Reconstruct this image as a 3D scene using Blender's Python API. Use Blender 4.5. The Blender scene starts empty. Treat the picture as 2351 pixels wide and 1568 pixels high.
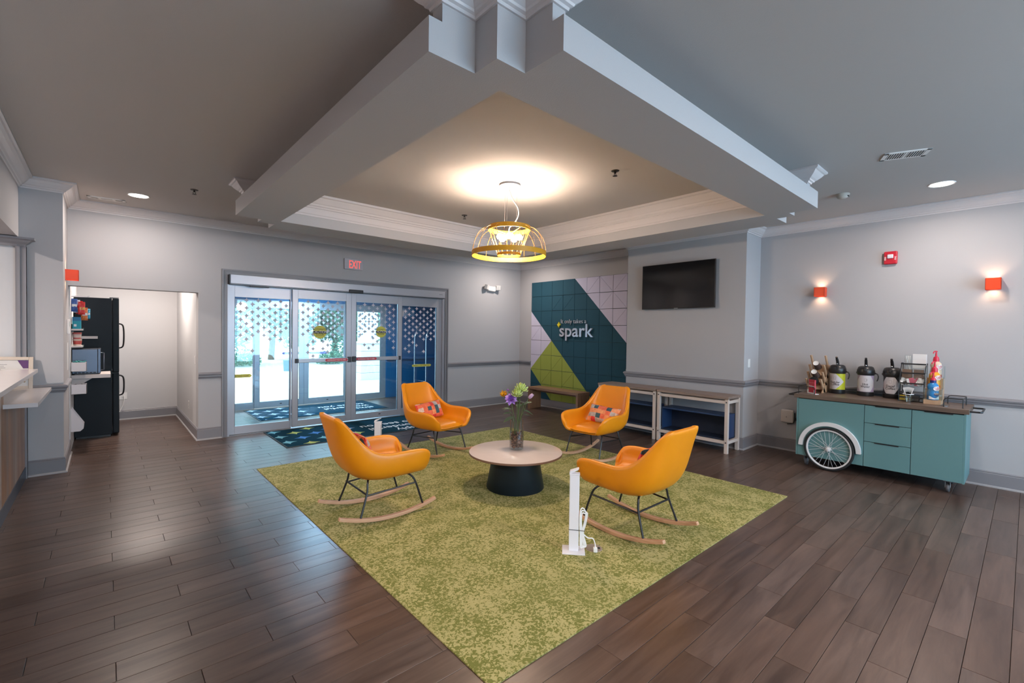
import bpy, bmesh, math, random
from mathutils import Vector, Matrix
R = math.radians
rnd = random.Random(7)
sc = bpy.context.scene
col = sc.collection

# ------------------------------------------------------------------ camera
W, H, FPX = 2351, 1568, 1054.2335
YAW, PITCH, ROLL = 0.8446395, -0.0192503, 0.0140137
F = Vector((math.cos(PITCH)*math.cos(YAW), math.cos(PITCH)*math.sin(YAW), math.sin(PITCH)))
Rt = Vector((math.sin(YAW), -math.cos(YAW), 0)); Up = Rt.cross(F)
R2 = math.cos(ROLL)*Rt + math.sin(ROLL)*Up; U2 = -math.sin(ROLL)*Rt + math.cos(ROLL)*Up
cd = bpy.data.cameras.new('camera'); cam = bpy.data.objects.new('camera', cd); col.objects.link(cam)
cd.sensor_fit = 'HORIZONTAL'; cd.sensor_width = 36; cd.lens = 36*FPX/W; cd.clip_start = 0.05; cd.clip_end = 400
m = Matrix((R2, U2, -F)).transposed().to_4x4(); m.translation = Vector((-6.96605, -7.59126, 1.55))
cam.matrix_world = m; sc.camera = cam

# ------------------------------------------------------------------ world, lights, exposure
sc.view_settings.view_transform = 'Standard'; sc.view_settings.look = 'None'
sc.view_settings.exposure = 0.0; sc.view_settings.gamma = 1.0; sc.view_settings.use_curve_mapping = False
cy = sc.cycles
cy.use_denoising = True; cy.max_bounces = 10; cy.diffuse_bounces = 5; cy.glossy_bounces = 4; cy.transmission_bounces = 8
cy.transparent_max_bounces = 16; cy.sample_clamp_indirect = 6.0; cy.caustics_reflective = False; cy.caustics_refractive = False
w = bpy.data.worlds.new('sky'); sc.world = w; w.use_nodes = True
nt = w.node_tree; nt.nodes.clear()
wo = nt.nodes.new('ShaderNodeOutputWorld'); bg = nt.nodes.new('ShaderNodeBackground')
bg.inputs['Color'].default_value = (0.52, 0.78, 1.0, 1); bg.inputs['Strength'].default_value = 7.0
nt.links.new(bg.outputs[0], wo.inputs[0])

def lamp(name, kind, loc, energy, color, size=None, size_y=None, rot=(0, 0, 0), spread=None, portal=False, spot=None, blend=None):
    l = bpy.data.lights.new(name, kind); o = bpy.data.objects.new(name, l); col.objects.link(o)
    o.location = loc; o.rotation_euler = rot; l.energy = energy; l.color = color
    if kind == 'AREA':
        l.shape = 'RECTANGLE' if size_y else 'DISK'; l.size = size
        if size_y: l.size_y = size_y
        if spread: l.spread = spread
        l.cycles.is_portal = portal
    elif kind == 'SPOT':
        l.shadow_soft_size = size or .05; l.spot_size = spot; l.spot_blend = blend if blend is not None else .5
    elif kind == 'POINT': l.shadow_soft_size = size or .05
    return o
WARM = (1.0, 0.80, 0.66); COOL = (0.40, 0.65, 1.0); NEUT = (1.0, 0.86, 0.77)
# hazy daylight on the drive outside
sun = lamp('sun', 'SUN', (0, 20, 20), 3.0, (1.0, 0.97, 0.92), rot=(R(38), R(12), R(200))); sun.data.angle = R(3)
# daylight through the entrance and through the windows behind the camera
lamp('entrance_portal', 'AREA', (-3.85, 2.50, 1.06), 1, (1, 1, 1), 3.6, 2.1, rot=(R(-90), 0, 0), portal=True)
lamp('rear_window_daylight', 'AREA', (-3.3, -11.9, 1.5), 155, COOL, 5.6, 2.2, rot=(R(90), 0, 0))
# flush ceiling downlights of the room (the two in view, and the ones of the same grid behind the camera)
for x, y, e in [(-6.67, -0.80, 22), (-0.87, -6.99, 22), (-0.87, -0.85, 26), (-0.87, -10.2, 25), (-6.9, -10.2, 75), (-3.9, -8.8, 80), (-9.6, -3.2, 150), (-9.6, -6.5, 150), (-6.5, 1.2, 50)]:
    z = 3.03 if y < 0.5 else 2.58
    lamp('downlight_beam', 'AREA', (x, y, z), e, NEUT, 0.15, rot=(0, 0, 0))
lamp('vestibule_fill_lamp', 'AREA', (-3.9, 1.3, 2.29), 110, (0.38, 0.68, 1.0), .6, .6)  # added cool fill that brightens the vestibule from out of view
PEND = (-3.88, -4.05)

# ------------------------------------------------------------------ helpers
def tag(o, label=None, cat=None, group=None, kind=None):
    if label: o['label'] = label
    if cat: o['category'] = cat
    if group: o['group'] = group
    if kind: o['kind'] = kind
    return o
def empty(name, loc=(0, 0, 0), rz=0.0, label=None, cat=None, group=None, kind=None, parent=None):
    o = bpy.data.objects.new(name, None); col.objects.link(o)
    o.location = loc; o.rotation_euler = (0, 0, rz); o.empty_display_size = 0.1
    if parent: o.parent = parent
    return tag(o, label, cat, group, kind)

class MB:
    def __init__(s): s.v = []; s.f = []; s.sm = []
    def add(s, vs, fs, smooth=False, M=None):
        n = len(s.v)
        for p in vs:
            p = Vector(p)
            if M is not None: p = M @ p
            s.v.append(tuple(p))
        for f in fs: s.f.append([i+n for i in f]); s.sm.append(smooth)
        return s
    def box(s, x0, y0, z0, x1, y1, z1, M=None):
        x0, x1 = min(x0, x1), max(x0, x1); y0, y1 = min(y0, y1), max(y0, y1); z0, z1 = min(z0, z1), max(z0, z1)
        v = [(x0,y0,z0),(x1,y0,z0),(x1,y1,z0),(x0,y1,z0),(x0,y0,z1),(x1,y0,z1),(x1,y1,z1),(x0,y1,z1)]
        return s.add(v, [(0,3,2,1),(4,5,6,7),(0,1,5,4),(1,2,6,5),(2,3,7,6),(3,0,4,7)], False, M)
    def prism(s, pts, axis, a, b, M=None, smooth=False):
        """pts: 2D outline in the plane normal to axis ('x': (y,z), 'y': (x,z), 'z': (x,y)), counter-clockwise"""
        def P(p, t): return (t, p[0], p[1]) if axis == 'x' else (p[0], t, p[1]) if axis == 'y' else (p[0], p[1], t)
        n = len(pts); v = [P(p, a) for p in pts]+[P(p, b) for p in pts]
        f = [tuple(range(n))[::-1], tuple(range(n, 2*n))]+[(i, (i+1) % n, n+(i+1) % n, n+i) for i in range(n)]
        s.add(v, f[:2], False, M); k = len(s.v)-2*n
        for q in f[2:]: s.f.append([i+k for i in q]); s.sm.append(smooth)
        return s
    def tube(s, pts, r, n=8, closed=False, caps=True, M=None):
        pts = [Vector(p) for p in pts]; L = len(pts); rs = r if isinstance(r, (list, tuple)) else [r]*L
        T = []
        for i in range(L):
            a = pts[i-1] if (i > 0 or closed) else pts[i]; b = pts[(i+1) % L] if (i < L-1 or closed) else pts[i]
            T.append((b-a).normalized())
        up = Vector((0, 0, 1)) if abs(T[0].z) < .9 else Vector((1, 0, 0))
        nrm = (up-T[0]*up.dot(T[0])).normalized(); vs = []
        for i in range(L):
            nrm = (nrm-T[i]*nrm.dot(T[i])).normalized(); bn = T[i].cross(nrm)
            for k in range(n):
                a = 2*math.pi*k/n; vs.append(pts[i]+(nrm*math.cos(a)+bn*math.sin(a))*rs[i])
        fs = []
        for i in range(L if closed else L-1):
            j = (i+1) % L
            for k in range(n): fs.append((i*n+k, i*n+(k+1) % n, j*n+(k+1) % n, j*n+k))
        s.add(vs, fs, True, M)
        if caps and not closed:
            b = len(s.v)-L*n
            s.f.append([b+k for k in range(n)][::-1]); s.sm.append(False)
            s.f.append([b+(L-1)*n+k for k in range(n)]); s.sm.append(False)
        return s
    def lathe(s, prof, n=32, c=(0, 0, 0), M=None, cap=True, smooth=True):
        vs = []; fs = []
        for r_, z in prof:
            for k in range(n):
                a = 2*math.pi*k/n; vs.append((c[0]+r_*math.cos(a), c[1]+r_*math.sin(a), c[2]+z))
        for i in range(len(prof)-1):
            for k in range(n): fs.append((i*n+k, i*n+(k+1) % n, (i+1)*n+(k+1) % n, (i+1)*n+k))
        s.add(vs, fs, smooth, M)
        if cap:
            b = len(s.v)-len(prof)*n
            if prof[0][0] > 1e-5: s.f.append([b+k for k in range(n)][::-1]); s.sm.append(False)
            if prof[-1][0] > 1e-5: s.f.append([b+(len(prof)-1)*n+k for k in range(n)]); s.sm.append(False)
        return s
    def sphere(s, c, r, n=12, m_=8, sc_=(1, 1, 1), M=None):
        prof = [(r*math.sin(math.pi*i/m_), -r*math.cos(math.pi*i/m_)) for i in range(m_+1)]
        vs = []; fs = []
        for a_, z in prof:
            for k in range(n):
                a = 2*math.pi*k/n; vs.append((c[0]+a_*math.cos(a)*sc_[0], c[1]+a_*math.sin(a)*sc_[1], c[2]+z*sc_[2]))
        for i in range(m_):
            for k in range(n): fs.append((i*n+k, i*n+(k+1) % n, (i+1)*n+(k+1) % n, (i+1)*n+k))
        return s.add(vs, fs, True, M)
    def molding(s, path, prof, side=1, closed=False):
        """sweeps a profile [(out, z)] along a level XY path, mitred; out is measured to the left of the path times side"""
        P = [Vector(p[:2]) for p in path]; n = len(P); vs = []; k = len(prof)
        for i in range(n):
            d0 = (P[i]-P[i-1]).normalized() if (i > 0 or closed) else None
            d1 = (P[(i+1) % n]-P[i]).normalized() if (i < n-1 or closed) else None
            if d0 is None: d0 = d1
            if d1 is None: d1 = d0
            n0 = Vector((-d0.y, d0.x))*side; n1 = Vector((-d1.y, d1.x))*side
            mm = n0+n1; mm = mm/(mm.dot(n0)) if mm.length > 1e-6 else n0
            for o_, z in prof: vs.append((P[i].x+mm.x*o_, P[i].y+mm.y*o_, z))
        fs = []
        for i in range(n if closed else n-1):
            j = (i+1) % n
            for q in range(k-1): fs.append((i*k+q, j*k+q, j*k+q+1, i*k+q+1))
            fs.append((i*k+k-1, j*k+k-1, j*k, i*k))
        s.add(vs, fs)
        if not closed:
            b = len(s.v)-n*k
            s.f.append([b+q for q in range(k)]); s.sm.append(False)
            s.f.append([b+(n-1)*k+q for q in range(k)][::-1]); s.sm.append(False)
        return s
    def mesh(s, name, mat=None, sharp=None, fix=True):
        me = bpy.data.meshes.new(name); me.from_pydata(s.v, [], s.f)
        me.polygons.foreach_set('use_smooth', s.sm)
        if fix:
            bm = bmesh.new(); bm.from_mesh(me); bmesh.ops.recalc_face_normals(bm, faces=bm.faces[:]); bm.to_mesh(me); bm.free()
        if mat: me.materials.append(mat)
        me.update()
        if any(s.sm): me.set_sharp_from_angle(angle=R(sharp or 40))
        return me
    def build(s, name, mat=None, parent=None, loc=None, bevel=None, rz=None, label=None, kind=None, sharp=None, seg=2, fix=True):
        return link(name, s.mesh(name, mat, sharp, fix), parent, loc, bevel, rz, label, kind, seg)
def link(name, me, parent=None, loc=None, bevel=None, rz=None, label=None, kind=None, seg=2):
    o = bpy.data.objects.new(name, me); col.objects.link(o)
    if parent is not None: o.parent = parent
    if loc: o.location = loc
    if rz: o.rotation_euler = (0, 0, rz)
    if bevel:
        b = o.modifiers.new('edge', 'BEVEL'); b.width = bevel; b.segments = seg; b.limit_method = 'ANGLE'; b.angle_limit = R(40); b.harden_normals = False
    return tag(o, label, None, None, kind)
def copy_tree(o, parent=None):
    c = o.copy(); col.objects.link(c)
    if parent is not None: c.parent = parent
    for ch in [q for q in list(bpy.data.objects) if q.parent == o]: copy_tree(ch, c)
    return c
def smooth_path(pts, k=6):
    P = [Vector(p) for p in pts]; out = []
    for i in range(len(P)-1):
        p0 = P[max(i-1, 0)]; p1 = P[i]; p2 = P[i+1]; p3 = P[min(i+2, len(P)-1)]
        for j in range(k):
            t = j/k
            out.append(0.5*((2*p1)+(p2-p0)*t+(2*p0-5*p1+4*p2-p3)*t*t+(3*p1-p0-3*p2+p3)*t**3))
    out.append(P[-1]); return out
def text_mesh(name, body, size, mat, M, extrude=0.001, align='LEFT', xs=1.0, bold=0.0, spacing=1.0):
    c = bpy.data.curves.new('t', 'FONT'); c.body = body; c.size = size; c.extrude = extrude; c.align_x = align; c.offset = bold; c.resolution_u = 3
    c.space_line = spacing
    o = bpy.data.objects.new('t', c); me = bpy.data.meshes.new_from_object(o)
    bpy.data.objects.remove(o); bpy.data.curves.remove(c)
    me.transform(M @ Matrix.Diagonal((xs, 1, 1, 1))); me.name = name
    me.materials.clear(); me.materials.append(mat); return me
def text(name, body, size, mat, M, parent=None, **k): return link(name, text_mesh(name, body, size, mat, M, **k), parent)
def frame_m(o, right, up):
    r_ = Vector(right).normalized(); u_ = Vector(up).normalized(); n_ = r_.cross(u_)
    m_ = Matrix((r_, u_, n_)).transposed().to_4x4(); m_.translation = Vector(o); return m_
def star2(cx, cz, a, b=None, pinch=.28, n=5):
    b = b or a; out = []
    for q in range(4):
        a0 = q*math.pi/2; a1 = a0+math.pi/2
        p0 = Vector((math.cos(a0)*a, math.sin(a0)*b)); p2 = Vector((math.cos(a1)*a, math.sin(a1)*b)); p1 = (p0+p2)*pinch*.5
        for i in range(n):
            t = i/n; p = p0*(1-t)**2+p1*2*t*(1-t)+p2*t*t; out.append((cx+p.x, cz+p.y))
    return out

# ------------------------------------------------------------------ materials
MATS = {}
def mat(name, color, rough=.5, metal=0.0, bump=0.0, bscale=60.0, var=0.0, vscale=3.0, spec=None, emit=None, estr=0.0, coat=0.0, sheen=0.0):
    if name in MATS: return MATS[name]
    m_ = bpy.data.materials.new(name); m_.use_nodes = True; t = m_.node_tree; b = t.nodes['Principled BSDF']
    b.inputs['Base Color'].default_value = (*color, 1); b.inputs['Roughness'].default_value = rough; b.inputs['Metallic'].default_value = metal
    if spec is not None: b.inputs['Specular IOR Level'].default_value = spec
    if coat: b.inputs['Coat Weight'].default_value = coat; b.inputs['Coat Roughness'].default_value = .15
    if sheen: b.inputs['Sheen Weight'].default_value = sheen
    if emit: b.inputs['Emission Color'].default_value = (*emit, 1); b.inputs['Emission Strength'].default_value = estr
    tc = t.nodes.new('ShaderNodeTexCoord')
    if var:
        n_ = t.nodes.new('ShaderNodeTexNoise'); n_.inputs['Scale'].default_value = vscale; n_.inputs['Detail'].default_value = 4
        mx = t.nodes.new('ShaderNodeMix'); mx.data_type = 'RGBA'; mx.inputs[0].default_value = 0
        mx.inputs[6].default_value = (*[c*(1-var) for c in color], 1); mx.inputs[7].default_value = (*[min(1, c*(1+var)) for c in color], 1)
        t.links.new(tc.outputs['Object'], n_.inputs['Vector']); t.links.new(n_.outputs[0], mx.inputs[0]); t.links.new(mx.outputs[2], b.inputs['Base Color'])
    if bump:
        n2 = t.nodes.new('ShaderNodeTexNoise'); n2.inputs['Scale'].default_value = bscale; n2.inputs['Detail'].default_value = 3
        bp = t.nodes.new('ShaderNodeBump'); bp.inputs['Strength'].default_value = bump; bp.inputs['Distance'].default_value = .002
        t.links.new(tc.outputs['Object'], n2.inputs['Vector']); t.links.new(n2.outputs[0], bp.inputs['Height']); t.links.new(bp.outputs[0], b.inputs['Normal'])
    MATS[name] = m_; return m_
def wood(name, c1, c2, axis=0, scale=1.0, rough=.45, world=False, rand=0.0, stretch=14.0, contrast=(.3, .7), c3=None, ring=0.0):
    """grain running along local axis"""
    m_ = bpy.data.materials.new(name); m_.use_nodes = True; t = m_.node_tree; b = t.nodes['Principled BSDF']; L = t.links
    b.inputs['Roughness'].default_value = rough
    tc = t.nodes.new('ShaderNodeTexCoord'); geo = t.nodes.new('ShaderNodeNewGeometry'); mp = t.nodes.new('ShaderNodeMapping')
    sv = [stretch*scale]*3; sv[axis] = scale; mp.inputs['Scale'].default_value = sv
    L.new(geo.outputs['Position'] if world else tc.outputs['Object'], mp.inputs['Vector'])
    src = mp.outputs[0]
    if rand:
        oi = t.nodes.new('ShaderNodeObjectInfo'); ad = t.nodes.new('ShaderNodeMath'); ad.operation = 'ADD'
        L.new(oi.outputs['Random'], ad.inputs[0]); L.new(geo.outputs['Random Per Island'], ad.inputs[1])
        wn = t.nodes.new('ShaderNodeTexWhiteNoise'); wn.noise_dimensions = '1D'; L.new(ad.outputs[0], wn.inputs['W'])
        vm = t.nodes.new('ShaderNodeVectorMath'); vm.operation = 'MULTIPLY_ADD'; vm.inputs[1].default_value = (40, 40, 40)
        L.new(wn.outputs['Color'], vm.inputs[0]); L.new(src, vm.inputs[2]); src = vm.outputs[0]
    n1 = t.nodes.new('ShaderNodeTexNoise'); n1.inputs['Scale'].default_value = 1.6; n1.inputs['Detail'].default_value = 6; n1.inputs['Roughness'].default_value = .62; n1.inputs['Distortion'].default_value = .6
    L.new(src, n1.inputs['Vector']); fac = n1.outputs[0]
    if ring:
        n0 = t.nodes.new('ShaderNodeTexNoise'); n0.inputs['Scale'].default_value = .35; n0.inputs['Detail'].default_value = 1.5; L.new(src, n0.inputs['Vector'])
        ml = t.nodes.new('ShaderNodeMath'); ml.operation = 'MULTIPLY'; ml.inputs[1].default_value = 26; L.new(n0.outputs[0], ml.inputs[0])
        sn = t.nodes.new('ShaderNodeMath'); sn.operation = 'SINE'; L.new(ml.outputs[0], sn.inputs[0])
        ma = t.nodes.new('ShaderNodeMath'); ma.operation = 'MULTIPLY_ADD'; ma.inputs[1].default_value = ring; L.new(sn.outputs[0], ma.inputs[0]); L.new(fac, ma.inputs[2]); fac = ma.outputs[0]
    cr = t.nodes.new('ShaderNodeValToRGB'); cr.color_ramp.elements[0].position = contrast[0]; cr.color_ramp.elements[1].position = contrast[1]
    cr.color_ramp.elements[0].color = (*c1, 1); cr.color_ramp.elements[1].color = (*c2, 1)
    L.new(fac, cr.inputs[0]); out = cr.outputs[0]
    if rand:
        hs = t.nodes.new('ShaderNodeHueSaturation'); ma2 = t.nodes.new('ShaderNodeMath'); ma2.operation = 'MULTIPLY_ADD'
        ma2.inputs[1].default_value = rand; ma2.inputs[2].default_value = 1-rand/2; L.new(wn.outputs['Value'], ma2.inputs[0]); L.new(ma2.outputs[0], hs.inputs['Value'])
        L.new(out, hs.inputs['Color']); out = hs.outputs[0]
        if c3:
            sp = t.nodes.new('ShaderNodeSeparateColor'); L.new(wn.outputs['Color'], sp.inputs[0])
            mx = t.nodes.new('ShaderNodeMix'); mx.data_type = 'RGBA'; mx.blend_type = 'MULTIPLY'; L.new(sp.outputs[1], mx.inputs[0]); L.new(out, mx.inputs[6]); mx.inputs[7].default_value = (*c3, 1); out = mx.outputs[2]
    L.new(out, b.inputs['Base Color'])
    bp = t.nodes.new('ShaderNodeBump'); bp.inputs['Strength'].default_value = .12; bp.inputs['Distance'].default_value = .002; L.new(n1.outputs[0], bp.inputs['Height']); L.new(bp.outputs[0], b.inputs['Normal'])
    MATS[name] = m_; return m_
def glass_mat(name, tint=(.93, .98, .98), refl=.06):
    m_ = bpy.data.materials.new(name); m_.use_nodes = True; t = m_.node_tree; t.nodes.clear(); L = t.links
    o = t.nodes.new('ShaderNodeOutputMaterial'); tr = t.nodes.new('ShaderNodeBsdfTransparent'); gl = t.nodes.new('ShaderNodeBsdfGlossy'); mx = t.nodes.new('ShaderNodeMixShader')
    lw = t.nodes.new('ShaderNodeLayerWeight'); lw.inputs['Blend'].default_value = .25
    tr.inputs['Color'].default_value = (*tint, 1); gl.inputs['Roughness'].default_value = .02
    ma = t.nodes.new('ShaderNodeMath'); ma.operation = 'MULTIPLY_ADD'; ma.inputs[1].default_value = .35; ma.inputs[2].default_value = refl
    L.new(lw.outputs['Fresnel'], ma.inputs[0]); L.new(ma.outputs[0], mx.inputs[0]); L.new(tr.outputs[0], mx.inputs[1]); L.new(gl.outputs[0], mx.inputs[2]); L.new(mx.outputs[0], o.inputs[0])
    MATS[name] = m_; return m_
def frost_mat(name, color, alpha):
    m_ = bpy.data.materials.new(name); m_.use_nodes = True; b = m_.node_tree.nodes['Principled BSDF']
    b.inputs['Base Color'].default_value = (*color, 1); b.inputs['Alpha'].default_value = alpha; b.inputs['Roughness'].default_value = .6
    MATS[name] = m_; return m_
def patchwork(name, colors, cell=.07, seed=0.0):
    m_ = bpy.data.materials.new(name); m_.use_nodes = True; t = m_.node_tree; b = t.nodes['Principled BSDF']; L = t.links; b.inputs['Roughness'].default_value = .9
    tc = t.nodes.new('ShaderNodeTexCoord'); nz = t.nodes.new('ShaderNodeTexNoise'); nz.inputs['Scale'].default_value = 9
    va = t.nodes.new('ShaderNodeVectorMath'); va.operation = 'MULTIPLY_ADD'; va.inputs[1].default_value = (.02, .02, .02)
    L.new(tc.outputs['Object'], nz.inputs['Vector']); L.new(nz.outputs['Color'], va.inputs[0]); L.new(tc.outputs['Object'], va.inputs[2])
    sn = t.nodes.new('ShaderNodeVectorMath'); sn.operation = 'SNAP'; sn.inputs[1].default_value = (1.0, cell, cell*.9); L.new(va.outputs[0], sn.inputs[0])
    ad = t.nodes.new('ShaderNodeVectorMath'); ad.operation = 'ADD'; ad.inputs[1].default_value = (seed, seed*2, seed*3); L.new(sn.outputs[0], ad.inputs[0])
    wn = t.nodes.new('ShaderNodeTexWhiteNoise'); L.new(ad.outputs[0], wn.inputs['Vector'])
    cr = t.nodes.new('ShaderNodeValToRGB'); cr.color_ramp.interpolation = 'CONSTANT'; els = cr.color_ramp.elements
    while len(els) < len(colors): els.new(.5)
    for i, c in enumerate(colors): els[i].position = i/len(colors); els[i].color = (*c, 1)
    L.new(wn.outputs['Value'], cr.inputs[0])
    n2 = t.nodes.new('ShaderNodeTexNoise'); n2.inputs['Scale'].default_value = 28; n2.inputs['Detail'].default_value = 5; L.new(tc.outputs['Object'], n2.inputs['Vector'])
    mx = t.nodes.new('ShaderNodeMix'); mx.data_type = 'RGBA'; mx.blend_type = 'OVERLAY'; mx.inputs[0].default_value = .7
    L.new(cr.outputs[0], mx.inputs[6]); L.new(n2.outputs[0], mx.inputs[7]); L.new(mx.outputs[2], b.inputs['Base Color'])
    return m_

WALL = mat('wall_paint', (.43, .425, .44), .75, bump=.25, bscale=220)
WALLW = mat('alcove_paint', (.56, .56, .57), .75, bump=.2, bscale=220)
CEIL = mat('ceiling_paint', (.49, .47, .455), .85, bump=.3, bscale=180)
SOFF = mat('soffit_paint', (.46, .455, .465), .8, bump=.3, bscale=180)
CROWN = mat('crown_paint', (.62, .595, .60), .32)
TRIMG = mat('grey_trim_paint', (.23, .225, .245), .38)
WHITEP = mat('white_plastic', (.78, .77, .76), .4)
ALU = mat('anodised_aluminium', (.44, .43, .46), .38, .55)
ALUD = mat('dark_gasket', (.03, .035, .045), .5)
BLACKM = mat('black_metal', (.012, .013, .015), .38)
BLACKP = mat('black_plastic', (.014, .014, .016), .35)
CHROME = mat('chrome', (.75, .76, .78), .12, 1.0)
GLASS = glass_mat('door_glass')
CLEAR = glass_mat('clear_glass', (.96, .98, .98), .05)
ACRYL = glass_mat('acrylic_sheet', (.90, .97, .97), .06)
TEAL = mat('blue_wall_paint', (.016, .15, .33), .55, bump=.2, bscale=200)
PLANK = wood('floor_plank', (.050, .031, .025), (.125, .086, .071), 0, 1.0, .31, world=True, rand=.24, stretch=9, contrast=(.28, .72), c3=(.9, .80, .72), ring=.05)
GROUT = mat('grout', (.12, .09, .075), .8)
OAK = wood('oak', (.46, .24, .13), (.66, .40, .25), 0, 1.2, .5, stretch=18)
LORANGE = mat('orange_leather', (.76, .262, .005), .36, bump=.18, bscale=420, var=.06, vscale=6, spec=.45)

# ------------------------------------------------------------------ room shell
CZ = 3.055
def S(mb, name, m_, parent=None, **k):
    o = mb.build(name, m_, parent, **k); o['kind'] = 'structure' if parent is None else o.get('kind', 'structure')
    if parent is not None: del o['kind']
    return o
fl = S(MB().box(-11, -11.9, -.12, .1, 2.9, -.012), 'floor', GROUT)
# wood-look planks: rows .1525 deep running along x, joints stepped by a third
PL, PW, GAP = .9, .1525, .0022
pm_cache = {}
def plank_mesh(l, wd):
    k = (round(l, 3), round(wd, 3))
    if k not in pm_cache:
        g = GAP/2; b = .0010; mb = MB()
        x0, x1, y0, y1 = g, l-g, g, wd-g
        v = [(x0,y0,-.011),(x1,y0,-.011),(x1,y1,-.011),(x0,y1,-.011),(x0,y0,-b),(x1,y0,-b),(x1,y1,-b),(x0,y1,-b),(x0+b,y0+b,0),(x1-b,y0+b,0),(x1-b,y1-b,0),(x0+b,y1-b,0)]
        f = [(0,1,5,4),(1,2,6,5),(2,3,7,6),(3,0,4,7),(4,5,9,8),(5,6,10,9),(6,7,11,10),(7,4,8,11),(8,9,10,11)]
        pm_cache[k] = (v, f)
    return pm_cache[k]
regions = [(-7.61, 0.0, -9.6, 0.0), (-7.28, -6.0, 0.0, 2.46), (-5.72, -0.3, 0.0, 2.33), (-11, -7.61, -6.0, -.81)]
OFF = {0: -6.93, 1: -6.64, 2: -6.34}
RUG = (-5.71, -2.03, -6.075, -1.965)
planks = []
for rx0, rx1, ry0, ry1 in regions:
    k0 = math.floor((ry0+4.975)/PW)-1; k1 = math.ceil((ry1+4.975)/PW)+1
    for k in range(k0, k1+1):
        y0 = -4.975+k*PW; y1 = y0+PW; cy0, cy1 = max(y0, ry0), min(y1, ry1)
        if cy1-cy0 < .012: continue
        off = OFF[k % 3]; j0 = math.floor((rx0-off)/PL)-1; j1 = math.ceil((rx1-off)/PL)+1
        for j in range(j0, j1+1):
            x0 = off+j*PL; x1 = x0+PL; cx0, cx1 = max(x0, rx0), min(x1, rx1)
            if cx1-cx0 < .015: continue
            if cx0 > RUG[0] and cx1 < RUG[1] and cy0 > RUG[2] and cy1 < RUG[3]: continue
            px, py = (cx0+cx1)/2, (cy0+cy1)/2; d = Vector((px, py, 0))-cam.location
            z = d.dot(F); u = d.dot(R2)/max(z, .01); v_ = -d.dot(U2)/max(z, .01)
            seen = z > .3 and abs(u) < 1.2 and v_ < .80 and cx0 > -7.61
            planks.append((0 if seen else 1, d.length, cx0, cy0, cx1-cx0, cy1-cy0))
planks.sort()
rest = MB(); pmesh = {}
for i, (s_, d_, x, y, l, wd) in enumerate(planks):
    v, f = plank_mesh(l, wd)
    if i < 299 and not s_:
        k = (round(l, 3), round(wd, 3))
        if k not in pmesh: pmesh[k] = MB().add(v, f).mesh('plank', PLANK, fix=False)
        link('plank', pmesh[k], fl, (x, y, 0))
    else: rest.add([(a+x, b+y, c) for a, b, c in v], f)
rest.build('distant_planks', PLANK, fl, fix=False, kind='stuff')

# walls
wb = MB()
wb.box(-7.29, 0, 2.04, -6.0, .2, CZ).box(-6.0, 0, 0, -5.66, .2, CZ).box(-5.66, 0, 2.34, -2.0, .2, CZ).box(-2.0, 0, 0, .1, .2, CZ)
S(wb, 'wall_back', WALL)
S(MB().box(0, -11.9, 0, .1, 0, CZ), 'wall_right', WALL)
S(MB().box(-.49, -5.035, 0, 0, -3.16, CZ), 'wall_projection', WALL)
S(MB().box(-7.61, -.81, 0, -7.29, .2, CZ), 'wall_pier', WALL)
S(MB().box(-7.9, -11.5, 2.44, -7.61, -.81, CZ), 'wall_left', WALL)
S(MB().box(-11, -.81, 0, -7.61, -.61, CZ), 'wall_reception', WALLW)
S(MB().box(-11.1, -11.9, 0, -11, -.61, CZ), 'wall_reception_side', WALL)
S(MB().box(-7.4, .2, 0, -7.28, 2.58, 2.7), 'wall_alcove_left', WALLW)
S(MB().box(-7.4, 2.46, 0, -5.86, 2.58, 2.7), 'wall_alcove_back', WALLW)
S(MB().box(-6.0, .2, 0, -5.86, 2.46, 2.7), 'wall_alcove_right', WALLW)
S(MB().box(-7.4, .2, 2.6, -5.86, 2.58, 2.7), 'ceiling_alcove', WALLW)
# entrance vestibule behind the inner doors
S(MB().box(-5.86, .2, 0, -5.72, 2.45, 2.4), 'wall_vestibule_left', TEAL)
S(MB().box(-.3, .2, 0, -.2, 2.45, 2.4), 'wall_vestibule_right', TEAL)
vw = MB().box(-2.06, 2.33, 0, -.3, 2.45, 2.4).box(-5.72, 2.33, 2.12, -2.06, 2.45, 2.4)
S(vw, 'wall_vestibule_front', TEAL)
S(MB().box(-5.86, .2, 2.32, -.2, 2.45, 2.4), 'ceiling_vestibule', WALLW)
S(MB().molding([(-2.06, 2.33), (-.3, 2.33)], [(0, .86), (.03, .875), (.035, .9), (.03, .93), (0, .94)], -1), 'trim_9', TEAL)
# rear wall with windows, behind the camera
wf = MB().box(-11, -11.6, 0, -6.4, -11.5, CZ).box(-6.4, -11.6, 2.62, -.3, -11.5, CZ).box(-6.4, -11.6, 0, -.3, -11.5, .35).box(-.3, -11.6, 0, 0, -11.5, CZ)
S(wf, 'wall_front', WALL)
wn = empty('window_5', (-6.4, -11.55, .35), kind='structure')
for i in range(5): MB().box(i*1.5, -.04, 0, i*1.5+.07 if i < 4 else 6.1, .04, 2.27).build('mullion', ALU, wn)
MB().box(.0, -.005, 0, 6.1, .005, 2.27).build('pane', GLASS, wn)

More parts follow.
